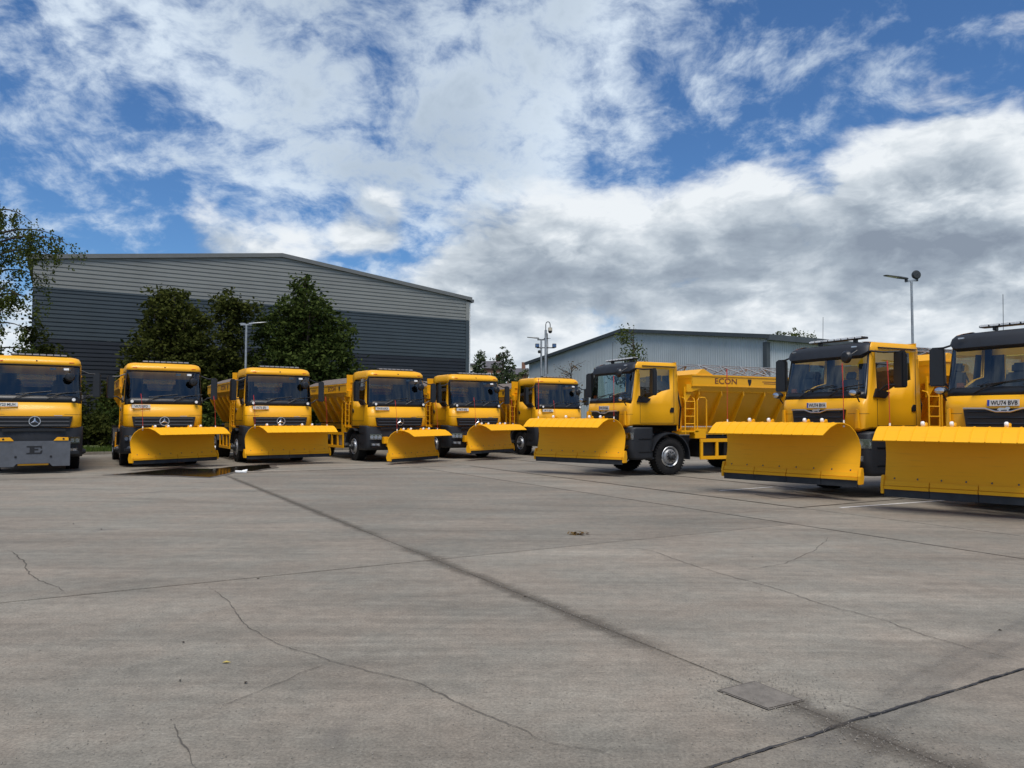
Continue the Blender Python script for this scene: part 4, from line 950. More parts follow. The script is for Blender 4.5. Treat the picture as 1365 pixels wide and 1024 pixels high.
def hopper(parent, y0, y1, cover):
    """gritting body: flanged top board, V plates with gussets, load cover or open mesh"""
    W = 1.18; zt, zf1, zf2, zv = 2.86, 2.52, 2.30, 1.42
    L = y1 - y0
    mb = MB()
    for s in (-1, 1):
        prof = [(s * W, zf1), (s * W, zt), (s * (W - .05), zt), (s * (W - .05), zf1), (s * (W - .20), zf2 + .02), (s * .42, zv), (s * .42, zv - .06), (s * (W - .16), zf2 - .02)]
        mb.prism(prof, 'Y', y0, y1)
    b_ = mb.build('hopper', 'yellow', parent, bevel=.008)
    for s in (-1, 1):
        m_ = MB(); m_.box((s * (W - .004), (y0 + y1) / 2, zt - .02), (.05, L + .02, .045)); m_.box((s * (W - .01), (y0 + y1) / 2, zf1 + .02), (.045, L, .035)); m_.box((s * (W - .13), (y0 + y1) / 2, zf2 + .07), (.10, L, .05), (0, s * R(-38), 0))
        m_.build('top_flange', 'yellow', b_, bevel=.006)
        for k in range(6):
            y = y0 + .3 + k * (L - .6) / 5
            m_ = MB(); m_.prism([(s * (W - .08), zf1 - .02), (s * (W - .22), zf2 - .04), (s * .45, zv - .04), (s * .62, zv - .04), (s * (W - .05), zf2 - .02)], 'Y', y - .012, y + .012); m_.build('gusset', 'yellow', b_)
    for y, nm in ((y0, 'front_plate'), (y1, 'rear_plate')):
        m_ = MB(); m_.prism([(-W, zf1), (-W, zt), (W, zt), (W, zf1), (W - .2, zf2), (.42, zv - .06), (-.42, zv - .06), (-W + .2, zf2)], 'Y', y - .015, y + .015); m_.build(nm, 'yellow', b_)
    # flared headboard behind the cab
    m_ = MB(); hw = W - .02
    if cover == 'sheet':
        m_.box((0, y0 - .03, zt + .02), (2 * W - .02, .05, .62)); m_.box((0, y0 - .065, zt + .05), (2 * W - .3, .03, .05)); m_.box((0, y0 - .065, zt - .16), (2 * W - .3, .03, .05))
        m_.build('headboard', 'yellow', b_, bevel=.006); m_ = MB()
    m_.add([(-hw, y0 - .02, zt - .1), (hw, y0 - .02, zt - .1), (hw - .05, y0 + .42, 3.03), (-hw + .05, y0 + .42, 3.03), (-hw, y0 + .01, zt - .1), (hw, y0 + .01, zt - .1), (hw - .05, y0 + .45, 3.03), (-hw + .05, y0 + .45, 3.03)],
           [(0, 1, 2, 3), (5, 4, 7, 6), (0, 4, 5, 1), (1, 5, 6, 2), (2, 6, 7, 3), (3, 7, 4, 0)])
    m_.prism([(y0 - .02, zt - .12), (y0 + .80, zt), (y0 + .45, 3.03), (y0 + .40, 3.03)], 'X', hw - .03, hw); m_.prism([(y0 - .02, zt - .12), (y0 + .80, zt), (y0 + .45, 3.03), (y0 + .40, 3.03)], 'X', -hw, -hw + .03)
    if cover != 'sheet': m_.build('headboard', 'yellow', b_)
    if cover == 'sheet':
        m_ = MB(); nseg = 10; nrow = 8; rows = []
        for i in range(nseg + 1):
            y = y0 + .02 + (L - .04) * i / nseg; row = []
            for k in range(nrow + 1):
                u = -1 + 2 * k / nrow
                z = zt + .015 + .36 * (1 - abs(u) ** 1.6) - .035 * (i % 2) * (1 - abs(u)) 
                row.append((u * (W + .005), y, z))
            rows.append(row)
        for i in range(nseg): m_.strip(rows[i], rows[i + 1])
        m_.build('load_cover', 'tarp', b_, smooth=True, angle=60)
    else:
        fr = MB(); ya, yb = y0 + .55, y1 - .1
        for s in (-1, 1):
            fr.tube([(s * (W - .1), ya, zt + .02), (s * (W - .1), yb, zt + .02)], .016, 6)
            n = 5
            for k in range(n):
                y = ya + (yb - ya) * k / n; y2 = ya + (yb - ya) * (k + 1) / n
                fr.tube([(s * (W - .1), y, zt + .02), (s * .28, (y + y2) / 2, zt + .36)], .022, 6); fr.tube([(s * .28, (y + y2) / 2, zt + .36), (s * (W - .1), y2, zt + .02)], .022, 6)
            fr.tube([(s * .28, ya, zt + .36), (s * .28, yb, zt + .36)], .016, 6)
        f_ = fr.build('mesh_frame', 'rackgrey', b_, smooth=True)
        for s in (-1, 1):
            g = MB(); P0 = Vector((s * (W - .1), 0, zt + .03)); P1 = Vector((s * .28, 0, zt + .36)); nn = 24; mm = 5
            for k in range(nn + 1):
                y = ya + (yb - ya) * k / nn
                g.cyl((P0.x, y, P0.z), (P1.x, y, P1.z), .0035, n=4, caps=False)
            for k in range(mm + 1):
                q = P0.lerp(P1, k / mm); g.cyl((q.x, ya, q.z), (q.x, yb, q.z), .0035, n=4, caps=False)
            gg = g.build('mesh_screen', 'rackgrey', f_); gg['kind'] = 'stuff'
    # lettering on both boards
    for s in (-1, 1):
        t_ = text_part('lettering', 'ECON', .23, 'lettering', b_, (s * (W + .004), y0 + (L * .26 if s > 0 else L * .32), (zf1 + zt) / 2 - .005), (R(90), 0, R(90 * s)), sx=1.35)
        e_ = MB(); yy = y0 + L * (.45 if s > 0 else .15)
        e_.prism([(yy - .07, 2.77), (yy + .07, 2.77), (yy + .07, 2.70), (yy + .03, 2.60), (yy, 2.57), (yy - .03, 2.60), (yy - .07, 2.70)], 'X', s * (W + .002), s * (W + .006)); e_.build('emblem', 'ink', b_)
        for dz_, ln in ((.02, .62), (-.035, .50)):
            e_ = MB(); e_.box((s * (W + .003), y0 + L * (.62 if s > 0 else .78), (zf1 + zt) / 2 + dz_), (.004, ln, .022)); e_.build('stripe', 'lettering', b_)
    return b_
def ladder(parent, x, y, z0, z1, s):
    mb = MB()
    for dy in (0, .34):
        mb.tube([(x, y + dy, z0), (x, y + dy, z1 - .12), (x - s * .03, y + dy, z1 - .03), (x - s * .14, y + dy, z1)], .020, 8)
    o = mb.build('ladder', 'yellow', parent, smooth=True)
    n = 5
    for k in range(n):
        z = z0 + .08 + k * (z1 - z0 - .2) / (n - 1)
        m_ = MB(); m_.cyl((x, y, z), (x, y + .34, z), .014, n=8); m_.build('rung', 'yellow', o)

def make_truck(kind, name):
    root = empty(name)
    merc = kind == 'chromestar'
    if merc:
        yr, yf, W, rc, bul = .32, -1.45, 1.15, .26, .05
        sides = [yr, .10, -.15, -.55, -.92]
        wb = lambda y: 2.28 if y > -.2 else 2.28 - (.27) * min(1, (-.2 - y) / .4)
        rows = [(1.25, lambda y: 1.26, W - .02, yf - .0), (1.30, lambda y: 1.30, W, yf - .03), (1.58, lambda y: 1.60, W, yf - .03), (1.97, lambda y: 1.93, W - .005, yf), (2.17, wb, W - .012, yf + .03),
                (3.00, lambda y: 2.98, W - .055, yf + .15), (3.05, None, W - .050, yf + .115), (3.16, None, W - .055, yf + .15), (3.25, None, W - .10, yf + .24, .03), (3.295, None, W - .20, yf + .38, .08), (3.31, None, W - .36, yf + .60, .15)]
        gl, sc = 4, 3           # glass row, scuttle row
        roof_z = 3.31
    else:
        yr, yf, W, rc, bul = .32, -1.40, 1.12, .20, .06
        sides = [yr, .04, -.25, -.60, -.98]
        wb = lambda y: 2.42 - (y < .2) * .0 if y > -.1 else 2.42 - .36 * min(1, (-.1 - y) / .85)
        rows = [(1.34, lambda y: 1.40, W - .02, yf), (1.38, lambda y: 1.44, W, yf - .03), (1.80, lambda y: 1.80, W, yf - .03), (2.02, lambda y: 1.98, W - .005, yf), (2.17, wb, W - .012, yf + .035),
                (2.84, lambda y: 2.98, W - .05, yf + .17), (2.90, lambda y: 3.02, W - .045, yf + .10), (3.06, lambda y: 3.10, W - .06, yf + .14), (3.14, lambda y: 3.17, W - .10, yf + .22, .03), (3.19, None, W - .20, yf + .38, .08), (3.205, None, W - .36, yf + .60, .15)]
        gl, sc = 4, 3
        roof_z = 3.205
    G = cab_grid(rows, sides, rc, bul, yr)
    nc = len(G[0]); ns = len(sides)
    shell, surround, wind, visor = MB(), MB(), MB(), MB()
    sw = {-1: MB(), 1: MB()}
    cs = ns + 1                          # first corner column
    for r in range(len(G) - 1):
        for c in range(nc - 1):
            q = [G[r][c], G[r][c + 1], G[r + 1][c + 1], G[r + 1][c]]
            k = min(c, nc - 2 - c)       # distance from the rear edge
            tgt = shell
            if r == gl:
                if 1 <= k <= ns - 2: tgt = sw[-1 if c < nc / 2 else 1]
                elif k >= ns + (2 if merc else 3): tgt = wind
                elif k >= ns + (0 if merc else 2): tgt = surround
            elif r == sc and k >= ns + (1 if merc else 2): tgt = surround
            elif not merc and r in (5, 6, 7) and k >= ns + 1: tgt = visor
            elif not merc and r in (8, 9) and k >= ns + 2: tgt = visor
            elif merc and r == 5 and k >= ns + 1: tgt = surround
            tgt.add(q, [(0, 1, 2, 3)])
    shell.add(G[-1], [tuple(range(nc))])
    # floor-level lip is open; back wall with two windows
    def shell_build(mb, nm, mats, th=.03):
        o = mb.build(nm, mats, root, smooth=True, angle=38)
        s_ = o.modifiers.new('thickness', 'SOLIDIFY'); s_.thickness = th; s_.offset = -1; s_.use_rim = True
        if len(mats) > 1: s_.material_offset = 1
        return o
    def outward(mb):                       # quads so that normals point away from the cab's middle
        for i, f in enumerate(mb.f):
            a, b_, c = (Vector(mb.v[f[0]]), Vector(mb.v[f[1]]), Vector(mb.v[f[2]])); n_ = (b_ - a).cross(c - a)
            if n_.dot(a - Vector((0, -.4, 2.2))) < 0: mb.f[i] = tuple(reversed(f))
    body = shell_build(shell, 'cab', ['yellow', 'interior'])
    sur = shell_build(surround, 'windscreen_surround', ['black', 'interior'], .025)
    gm = 'darkglass' if merc else 'glass'
    wind.build('windscreen', gm, root, smooth=True, angle=60)
    for s in (-1, 1): sw[s].build('side_window', gm, root, smooth=True, angle=60)
    if not merc: shell_build(visor, 'sun_visor', ['plastic', 'interior'], .03)
    zr = 2.95
    mb = MB(); w_ = W - .03
    mb.box((0, yr - .01, 1.72), (2 * w_, .03, 1.0 if merc else .92))
    mb.box((0, yr - .01, 3.02), (2 * w_ - .1, .03, .36))
    for xc, ww, zz, hh in (((-.81, .62, 2.53, .66), (.81, .62, 2.53, .66), (0, 1.02, 2.33, .27)) if merc else ((-w_ + .14, .28, 2.53, .66), (0, .75, 2.53, .66), (w_ - .14, .28, 2.53, .66))): mb.box((xc, yr - .011, zz), (ww, .03, hh))
    mb.build('rear_wall', 'yellow', root)
    mb = MB(); mb.box((0, yr - .028, 1.72), (2 * w_ - .02, .006, .98)); 
    for xc, ww, zz, hh in (((-.81, .615, 2.53, .655), (.81, .615, 2.53, .655), (0, 1.0, 2.33, .265)) if merc else ((-w_ + .14, .27, 2.53, .655), (0, .74, 2.53, .655), (w_ - .14, .27, 2.53, .655))): mb.box((xc, yr - .030, zz), (ww, .006, hh))
    mb.build('rear_lining', 'interior', root)
    mb = MB(); mb.box((0, yr - .012, 2.53), (2 * w_ - .3, .008, .64)); mb.build('rear_window', gm, root)
    # interior
    mb = MB(); mb.box((0, -.5, 1.42), (2 * W - .12, 1.6, .08)); mb.box((0, -.35, 1.55), (.7, 1.0, .22)); mb.build('floor', 'interior', root)
    mb = MB(); mb.prism([(yf + .10, 1.6), (yf + .10, 2.12), (yf + .28, 2.16), (yf + .48, 2.06), (yf + .52, 1.8), (yf + .40, 1.6)], 'X', -W + .07, W - .07); mb.build('dashboard', 'interior', root, bevel=.02)
    mb = MB(); cx, cy, cz = -.52, yf + .66, 2.10
    rim_pts = [(cx + .22 * math.cos(2 * math.pi * i / 20), cy - .22 * math.sin(2 * math.pi * i / 20) * .55, cz + .22 * math.sin(2 * math.pi * i / 20) * .83) for i in range(21)]
    mb.tube(rim_pts, .017, 6); mb.cyl((cx, cy, cz), (cx, cy - .22, cz - .32), .035, n=8); mb.tube([(cx - .2, cy, cz), (cx + .2, cy, cz)], .014, 6); mb.build('steering_wheel', 'black', root, smooth=True)
    seat(root, -.52, -.12, 1.46); seat(root, .55, -.12, 1.46)
    if not merc:
        mb = MB(); mb.box((-.86, yf + .20, 2.22), (.12, .05, .09)); mb.box((-.86, yf + .21, 2.175), (.16, .07, .012)); mb.build('beacon_sign', 'orange', root, bevel=.006)
    else:
        mb = MB(); mb.box((-.30, yf + .20, 2.20), (.26, .14, .012), (R(20), 0, 0)); mb.build('paper_sheet', 'white', root)
        for xx in (.72, .40):
            mb = MB(); mb.box((xx, yf + .175, 2.94), (.15, .004, .06), (R(-8), 0, 0)); mb.build('screen_sticker', 'white', root)
    # door seams, handles
    for s in (-1, 1):
        mb = MB(); x = s * (W + .0015)
        fy = sides[-1] - .015
        for (a, b_) in (((fy, 1.46), (fy, 2.0)), ((.17, 1.46), (.17, 2.98)), ((fy, 1.46), (.17, 1.46))):
            mb.box((x, (a[0] + b_[0]) / 2, (a[1] + b_[1]) / 2), (.004, abs(a[0] - b_[0]) + .010, abs(a[1] - b_[1]) + .010))
        mb.build('door_seam', 'black', body)
        mb = MB(); mb.prism([(.02, 1.76), (.15, 1.76), (.15, 1.90), (.07, 1.90), (.02, 1.84)], 'X', s * (W + .002), s * (W + .022)); mb.build('door_handle', 'black', body, bevel=.005)
        # black mirror foot / quarter panel
        mb = MB(); mb.prism([(sides[-1] - .14, 2.04), (sides[-1] + .20, 2.02), (sides[-1] + .34, 2.14), (sides[-1] - .06, 2.22)], 'X', s * (W - .01), s * (W + .035)); mb.build('mirror_foot', 'black', body, bevel=.008)
    # pressed seams that follow the corner panels
    for zz in ((1.70,) if not merc else (1.63,)):
        o_ = outline(W + .0025, yf - .0325 + (.0 if not merc else .004), yr, rc, bul, sides); n_ = len(o_)
        for rng in (range(ns, ns + 8), range(n_ - ns - 8, n_ - ns)):
            m_ = MB(); m_.strip([(o_[i][0], o_[i][1], zz) for i in rng], [(o_[i][0], o_[i][1], zz + .007) for i in rng]); m_.build('panel_seam', 'black', body)
    # bumper band
    mbp = MB(); zs = [.42, .50, .72, 1.0, 1.24, 1.29] if merc else [.45, .52, .75, 1.05, 1.29, 1.345]
    offs = [.03, -.03, -.07, -.06, -.04, .01]
    rr = [outline(W + .05, yf + o_, -.60, rc + .06, .08, [-.62, -.75]) for o_ in offs]
    for k in range(len(zs) - 1):
        mbp.strip([(x, y, zs[k]) for x, y in rr[k]], [(x, y, zs[k + 1]) for x, y in rr[k + 1]])
    bo = mbp.build('bumper', 'plastic', root, smooth=True, angle=30)
    s_ = bo.modifiers.new('thickness', 'SOLIDIFY'); s_.thickness = .05; s_.offset = -1
    yb = yf - .085
    for s in (-1, 1):
        hz_ = .90 if merc else 1.10
        lamp_unit(root, (s * .90, yb + .075, hz_) if merc else (s * .98, yf + .06, hz_), (.42, .10, .20), 'headlamp', 3, (0, 0, s * R(24 if merc else 40)))
        lamp_unit(root, (s * .90, yb + .075, hz_ - .28) if merc else (s * .99, yf + .06, hz_ - .30), (.30, .08, .11), 'fog_lamp', 2, (0, 0, s * R(24 if merc else 42)))
        mb = MB(); mb.box((s * .93, yb + .04, .55), (.36, .10, .09)); mb.build('step_plate', 'black', bo, bevel=.01)
        mb = MB(); mb.box((s * (W + .053), -.86, 1.02), (.022, .46, .025)); mb.box((s * (W + .053), -.86, .66), (.022, .46, .02)); mb.build('bumper_ledge', 'black', bo, bevel=.006)
        # entry steps behind the bumper, ahead of the wheel
        mb = MB()
        for zz in (.48, .82, 1.14): mb.box((s * (W - .02), -.66, zz), (.12, .22, .04))
        mb.box((s * (W - .06), -.66, .82), (.03, .24, .80)); mb.build('entry_step', 'plastic', root, bevel=.008)
    # grille
    zg0, zg1 = (1.27, 1.585) if merc else (1.36, 1.79)
    gw = .92 if merc else .70
    mb = MB(); mb.prism([(-gw, zg1), (gw, zg1), (gw - .06, zg0), (-gw + .06, zg0)], 'Y', yf - .045, yf + .05)
    gr = mb.build('grille', 'black', root, bevel=.006)
    nb = 3 if merc else 4
    for k in range(nb):
        z = zg0 + (zg1 - zg0) * (k + .5) / nb
        mb = MB(); mb.box((0, yf - .055, z), (2 * gw - .16, .035, .045 if merc else .03), (R(-18), 0, 0)); mb.build('grille_slat', 'plastic', gr, bevel=.006)
    if merc:
        # three-pointed star in a ring
        mb = MB(); c = (0, yf - .085, 1.44); rad = .125
        mb.lathe([(-.012, rad), (-.012, rad + .018), (.012, rad + .018), (.012, rad), (-.012, rad)], c, 'Y', 36)
        for k in range(3):
            a = R(90 + 120 * k); d = Vector((math.cos(a), 0, math.sin(a))); p = Vector((-math.sin(a), 0, math.cos(a))); C0 = Vector(c)
            tip = C0 + d * rad; l_ = C0 + p * .030; r_ = C0 - p * .030; f = C0 + Vector((0, -.022, 0)); bk = C0 - d * .018 + Vector((0, .01, 0))
            mb.add([tip, l_, r_, f, bk], [(0, 1, 3), (0, 3, 2), (0, 2, 4), (0, 4, 1), (1, 4, 3), (2, 3, 4)])
        mb.build('emblem', 'chrome', gr, smooth=True, angle=20)
        mb = MB(); mb.cyl((0, yf - .060, 1.44), (0, yf - .075, 1.44), .135, n=28); mb.build('emblem_back', 'black', gr)
        mb = MB(); mb.box((.56, yf - .040, 1.60), (.20, .006, .018)); mb.build('model_badge', 'chrome', root)
        mb = MB(); mb.box((0, yf - .06, 1.19), (1.5, .04, .07)); 
        for k in range(9): mb.box((-.6 + k * .15, yf - .085, 1.19), (.06, .03, .045))
        mb.build('lower_grille', 'black', root)
        for s in (-1, 1):
            mb = MB(); mb.box((s * .93, yf - .015, 2.06), (.13, .08, .10)); o = mb.build('plough_lamp', 'black', root, bevel=.02)
            mb = MB(); mb.cyl((s * .93, yf - .056, 2.06), (s * .93, yf - .064, 2.06), .045, n=14); mb.build('lens', 'white', o)
    else:
        mb = MB(); mb.tube([(-.68, yf - .065, 1.79), (-.30, yf - .085, 1.785), (-.12, yf - .095, 1.73), (.12, yf - .095, 1.73), (.30, yf - .085, 1.785), (.68, yf - .065, 1.79)], .018, 8); mb.build('chrome_strip', 'chrome', gr, smooth=True)
        # lion-like badge kept as a small bright striding shape over the strip
        mb = MB(); pts = [(-.10, 1.755), (-.085, 1.785), (-.05, 1.80), (.03, 1.795), (.06, 1.815), (.10, 1.81), (.115, 1.785), (.09, 1.77), (.085, 1.745), (.06, 1.745), (.055, 1.765), (-.03, 1.76), (-.05, 1.735), (-.075, 1.735), (-.07, 1.765)]
        mb.prism(pts, 'Y', yf - .098, yf - .088); mb.build('emblem', 'chrome', gr)
        for s in (-1, 1):
            mb = MB(); mb.prism([(s * .93, 1.40), (s * 1.02, 1.40), (s * 1.00, 1.78), (s * .95, 1.80)], 'Y', yf - .03, yf + .02); mb.build('air_deflector', 'yellow', body, bevel=.008)
            mb = MB(); mb.lathe([(-.08, .004), (-.075, .05), (-.04, .085), (.03, .095), (.08, .07), (.10, .02)], (0, 0, 0), 'Y', 18)
            o = mb.build('plough_lamp', 'black', root, smooth=True); o.location = (s * 1.03, yf - .13, 2.12); o.scale = (1.25, 1, .80)
            mb = MB(); mb.lathe([(-.088, .003), (-.082, .045), (-.068, .072)], (0, 0, 0), 'Y', 18); mb.build('lens', 'chrome', o, smooth=True)
            mb = MB(); mb.tube([(s * 1.03, yf - .08, 2.06), (s * 1.02, yf + .01, 1.94)], .014, 6); mb.build('lamp_bracket', 'black', root)
    # roof furniture
    if merc:
        light_bar(root, (.06, yf + .55, roof_z + .03), 1.38, seg='barlens')
        mb = MB(); mb.box((0, yf + .165, 3.15), (.055, .05, .05)); mb.build('camera_pod', 'black', root, bevel=.01)
        for s in (-1, 1):
            mb = MB(); mb.box((s * .86, yf + .19, 3.13), (.13, .03, .022), (0, 0, s * R(12))); mb.build('marker_lamp', 'orange', root, bevel=.005)
    else:
        light_bar(root, (.08, yf + .50, roof_z + .085), 1.40)
        for s in (-1, 1):
            mb = MB(); mb.box((s * .80, yf + .145, 3.08), (.12, .03, .025), (0, 0, s * R(10))); mb.build('marker_lamp', 'chrome', root, bevel=.005)
        mb = MB(); mb.tube([(-.18, yf + .35, roof_z - .05), (-.18, yf + .37, roof_z + .62)], .005, 5); mb.build('aerial', 'black', root)
        # rain gutter over the doors
        for s in (-1, 1):
            mb = MB(); mb.box((s * (W - .035), -.32, 3.06), (.03, 1.15, .022)); mb.build('rain_gutter', 'black', body)
    # mirrors
    for s in (-1, 1):
        if merc: mirror(root, s * 1.52, yf + .32, 2.50, .20, .70, (((s * (W - .04), yf + .34, 2.92), .33), ((s * (W - .02), yf + .34, 2.05), -.30)), s)
        else: mirror(root, 1.56 if s > 0 else -1.33, yf + (.52 if s > 0 else .30), 2.58, .27, .72, (((s * (W - .06), yf + .30, 2.98), .36), ((s * (W - .02), yf + .40, 2.12), -.30)), s)
    mx_ = .82 if merc else .80
    mb = MB(); mb.lathe([(-.05, .01), (-.04, .09), (0, .125), (.03, .13), (.05, .11), (.05, .01)], (mx_, yf - .10, 2.70 if merc else 2.86), 'Y', 20)
    mb.tube([(mx_, yf - .05, 2.86), (mx_ + .08, yf + .14, 3.0)], .016, 6); mb.build('kerb_mirror', 'black', root, smooth=True)
    wiper(root, -.55, yf + .005, 2.06, -.02, 2.25); wiper(root, .25, yf + .005, 2.06, .72, 2.25)
    # wheels, mudguards
    wr = .52
    wbase = 3.75
    for s in (-1, 1):
        wheel(root, s * .985, 0, wr, s, .36 if not merc else .33)
        mudguard(root, s * (W - .42), s * (W + .085), 0, wr, .64, -8 if not merc else 10, 165 if not merc else 120)
        wheel(root, s * .93, wbase, wr, s, .52, dual=True, rim_mat='alloy')
        mudguard(root, s * .62, s * 1.22, wbase, wr, .62, 15, 165, 'chassis')
    # chassis
    mb = MB()
    for s in (-1, 1): mb.box((s * .40, 2.2, .94), (.09, 6.9, .27))
    for y in (-.9, .4, 1.5, 2.6, 4.6, 5.5): mb.box((0, y, .92), (.75, .12, .2))
    mb.cyl((-.85, 0, wr), (.85, 0, wr), .085, n=10); mb.cyl((-.85, wbase, wr), (.85, wbase, wr), .11, n=10); mb.lathe([(-.2, .08), (-.12, .2), (.12, .2), (.2, .08)], (0, wbase, wr), 'X', 12)
    mb.box((0, -.6, 1.05), (.8, 1.3, .55)); mb.box((0, .2, 1.15), (.9, 1.0, .35))
    mb.box((0, -.9, .60), (1.5, .12, .2)); mb.build('chassis', 'chassis', root)
    mb = MB(); mb.box((0, 3.1, 1.22), (.95, 5.0, .22)); mb.build('subframe', 'yellow', root)
    # side equipment between the axles
    for s in (-1, 1):
        g = MB(); x = s * 1.14; ya, yb_ = 1.08, 2.98
        for z in (.46, .96): g.box((x, (ya + yb_) / 2, z), (.06, yb_ - ya, .10))
        for y in (ya + .05, ya + .62, ya + 1.25, yb_ - .05): g.box((x, y, .71), (.055, .09, .42))
        g.build('side_guard', 'yellow', root, bevel=.006)
        g = MB(); g.box((s * .82, 1.05 + .42, .74), (.52, .72, .52)); g.build('fuel_tank', 'steel' if merc else 'black', root, bevel=.05)
        g = MB(); g.box((s * .82, 2.42, .74), (.50, .80, .48)); g.build('tool_locker', 'black', root, bevel=.02)
        g = MB(); g.prism([(4.55, .5), (4.62, .5), (4.62, 1.25), (4.55, 1.25)], 'X', s * .68, s * 1.2); g.build('mud_flap', 'rubber', root)
    # body
    hopper(root, .78, 5.6, 'sheet' if merc else 'mesh')
    for s in (-1, 1):
        ladder(root, s * 1.13, .56, 1.15, 2.20, s)
        g = MB(); g.tube([(s * 1.10, 1.02, 1.22), (s * 1.10, 1.02, 2.12), (s * 1.10, 1.10, 2.20), (s * 1.10, 1.30, 2.20), (s * 1.10, 1.36, 2.12), (s * 1.10, 1.36, 1.22)], .022, 8); g.build('grab_rail', 'yellow', root, smooth=True)
        g = MB(); g.box((s * .98, .72, 1.22), (.34, .62, .05)); g.box((s * 1.02, 1.10, 1.16), (.26, .40, .28)); g.build('access_platform', 'yellow', root, bevel=.008)
        g = MB(); g.prism([(.60, 2.36), (.78, 2.36), (1.25, 2.50), (1.25, 2.58), (.60, 2.58)], 'X', s * .9, s * 1.15); g.prism([(.55, 2.06), (.60, 2.06), (1.0, 2.50), (.55, 2.50)], 'X', s * 1.06, s * 1.10); g.build('corner_bracket', 'yellow', root)
        g = MB(); g.tube([(s * .9, .52, 1.3), (s * 1.0, .50, 1.9), (s * .85, .50, 2.4)], .025, 8); g.tube([(s * .75, .48, 1.3), (s * .8, .46, 2.0), (s * .55, .47, 2.5)], .018, 8); g.build('hose', 'rubber', root, smooth=True)
    mb = MB(); mb.box((0, .56, 1.75), (1.7, .22, 1.0)); mb.build('hydraulic_cabinet', 'yellow', root, bevel=.02)
    mb = MB(); mb.box((0, 6.0, .95), (.9, .7, .7)); mb.cyl((0, 6.1, .40), (0, 6.1, .46), .35, n=20); mb.cyl((0, 6.1, .46), (0, 6.1, .7), .05, n=8); mb.build('spinner', 'darksteel', root, bevel=.01)
    mb = MB(); mb.box((0, 5.68, .72), (2.2, .06, .12))
    for s in (-1, 1): mb.box((s * .9, 5.62, .80), (.36, .10, .16))
    mb.build('tail_lamp_bar', 'black', root)
    return root

def mount_plate(parent):
    """grey plough mounting plate with yellow ears on the truck that carries no plough"""
    mb = MB(); mb.prism([(-.87, .20), (-.87, .88), (-.83, .90), (.83, .90), (.87, .88), (.87, .20), (.45, .20), (.38, .28), (-.38, .28), (-.45, .20)], 'Y', -1.98, -1.94)
    p = mb.build('mount_plate', 'mountgrey', parent, bevel=.006)
    for s in (-1, 1):
        mb = MB(); mb.prism([(s * .46, .90), (s * .82, .90), (s * .82, .99), (s * .55, 1.0)], 'Y', -2.0, -1.80); mb.build('mount_ear', 'yellow', p, bevel=.01)
        mb = MB(); mb.cyl((s * .70, -1.99, .955), (s * .70, -2.005, .955), .028, n=10); mb.cyl((s * .41, -1.975, .47), (s * .41, -1.992, .47), .030, n=10); mb.build('mount_bolt', 'ink', p)
    mb = MB(); mb.box((0, -1.90, .26), (.72, .06, .06)); mb.build('lower_bar', 'yellow', p)
    # serifed E mark
    mb = MB(); E_ = [(-.16, .545), (.19, .545), (.21, .64), (.17, .64), (.15, .585), (.02, .585), (.02, .645), (.11, .645), (.11, .685), (.02, .685), (.02, .725), (.15, .725), (.17, .69), (.20, .69), (.19, .765), (-.16, .765), (-.17, .735), (-.09, .72), (-.09, .585), (-.17, .57)]
    mb.prism(E_, 'Y', -1.986, -1.979); mb.build('emblem', 'ink', p)
    mb = MB(); mb.box((0, -1.75, .60), (1.2, .36, .3)); mb.build('mount_beam', 'chassis', parent)

MERC = [  # x, y, yaw, registration, plough (swivel, lift) or None, label
    (-14.18, 22.35, 31.9, 'EY23 MUH', None, 'yellow gritter truck with a grey mounting plate marked E instead of a plough'),
    (-11.78, 25.11, 30.5, 'VK73 EFD', (29, .20, .30), 'yellow plough gritter parked next to the truck without a plough, behind the puddle'),
    (-8.77, 27.21, 31.8, 'VK73 EFJ', (8, .24, .08), 'yellow plough gritter with a thin lamp post standing behind its cab'),
    (-4.86, 28.35, 33.2, 'YH18 AXX', (30, .10, .22), 'yellow plough gritter fourth along the row, in front of the large leafy tree'),
    (-2.09, 30.72, 30.9, 'VK73 EFE', (26, .28, .18), 'yellow plough gritter parked by the right corner of the slate grey warehouse'),
    (1.37, 33.01, 29.5, 'VK73 EFC', (12, .24, .1), 'yellow plough gritter in front of the camera mast, partly hidden by a neighbouring plough'),
]
MANS = [
    (3.96, 22.25, -64.0, 'WU74 BUL', (26, .36, 0), 'yellow plough truck with black sun visor and its front wheel in full view'),
    (7.82, 16.64, -64.5, 'WU74 BVA', (18, .30, 0), 'yellow plough truck with black sun visor and number plate WU74 BVA'),
    (9.72, 13.66, -59.0, 'WU74 BVB', (17, .25, 0), 'yellow plough truck with black sun visor and number plate WU74 BVB'),
]
def place(proto, plo, lst, group, px_, pz, bandit):
    for i, (x, y, yaw, reg, pl_, label) in enumerate(lst):
        root = copy_tree(proto)
        root.location = (x, y, 0); root.rotation_euler = (0, 0, R(yaw))
        tag(root, label, 'truck', group)
        number_plate(root, px_[0], px_[1], px_[2], reg, R(-2), bandit)
        if pl_:
            p = copy_tree(plo, root); p.location = (pl_[2], -2.34, pl_[1]); p.rotation_euler = (0, 0, R(pl_[0])); p.scale = (1, 1, pz)
            push_frame(root)
        else: mount_plate(root)
def remove_tree(o):
    for ch in list(o.children): remove_tree(ch)
    bpy.data.objects.remove(o, do_unlink=True)
pm = plough(None, .44, .0); pr = plough(None, .0, .40)
m1 = make_truck('chromestar', 'gritter_truck'); m2 = make_truck('visor', 'plough_truck')
place(m1, pm, MERC, 'gritter trucks parked in a row in front of the warehouse', (-.67, -1.475, 1.905), 1.0, False)
place(m2, pr, MANS, 'plough trucks with black visors parked side by side', (-.03, -1.432, 1.885), 1.16, True)
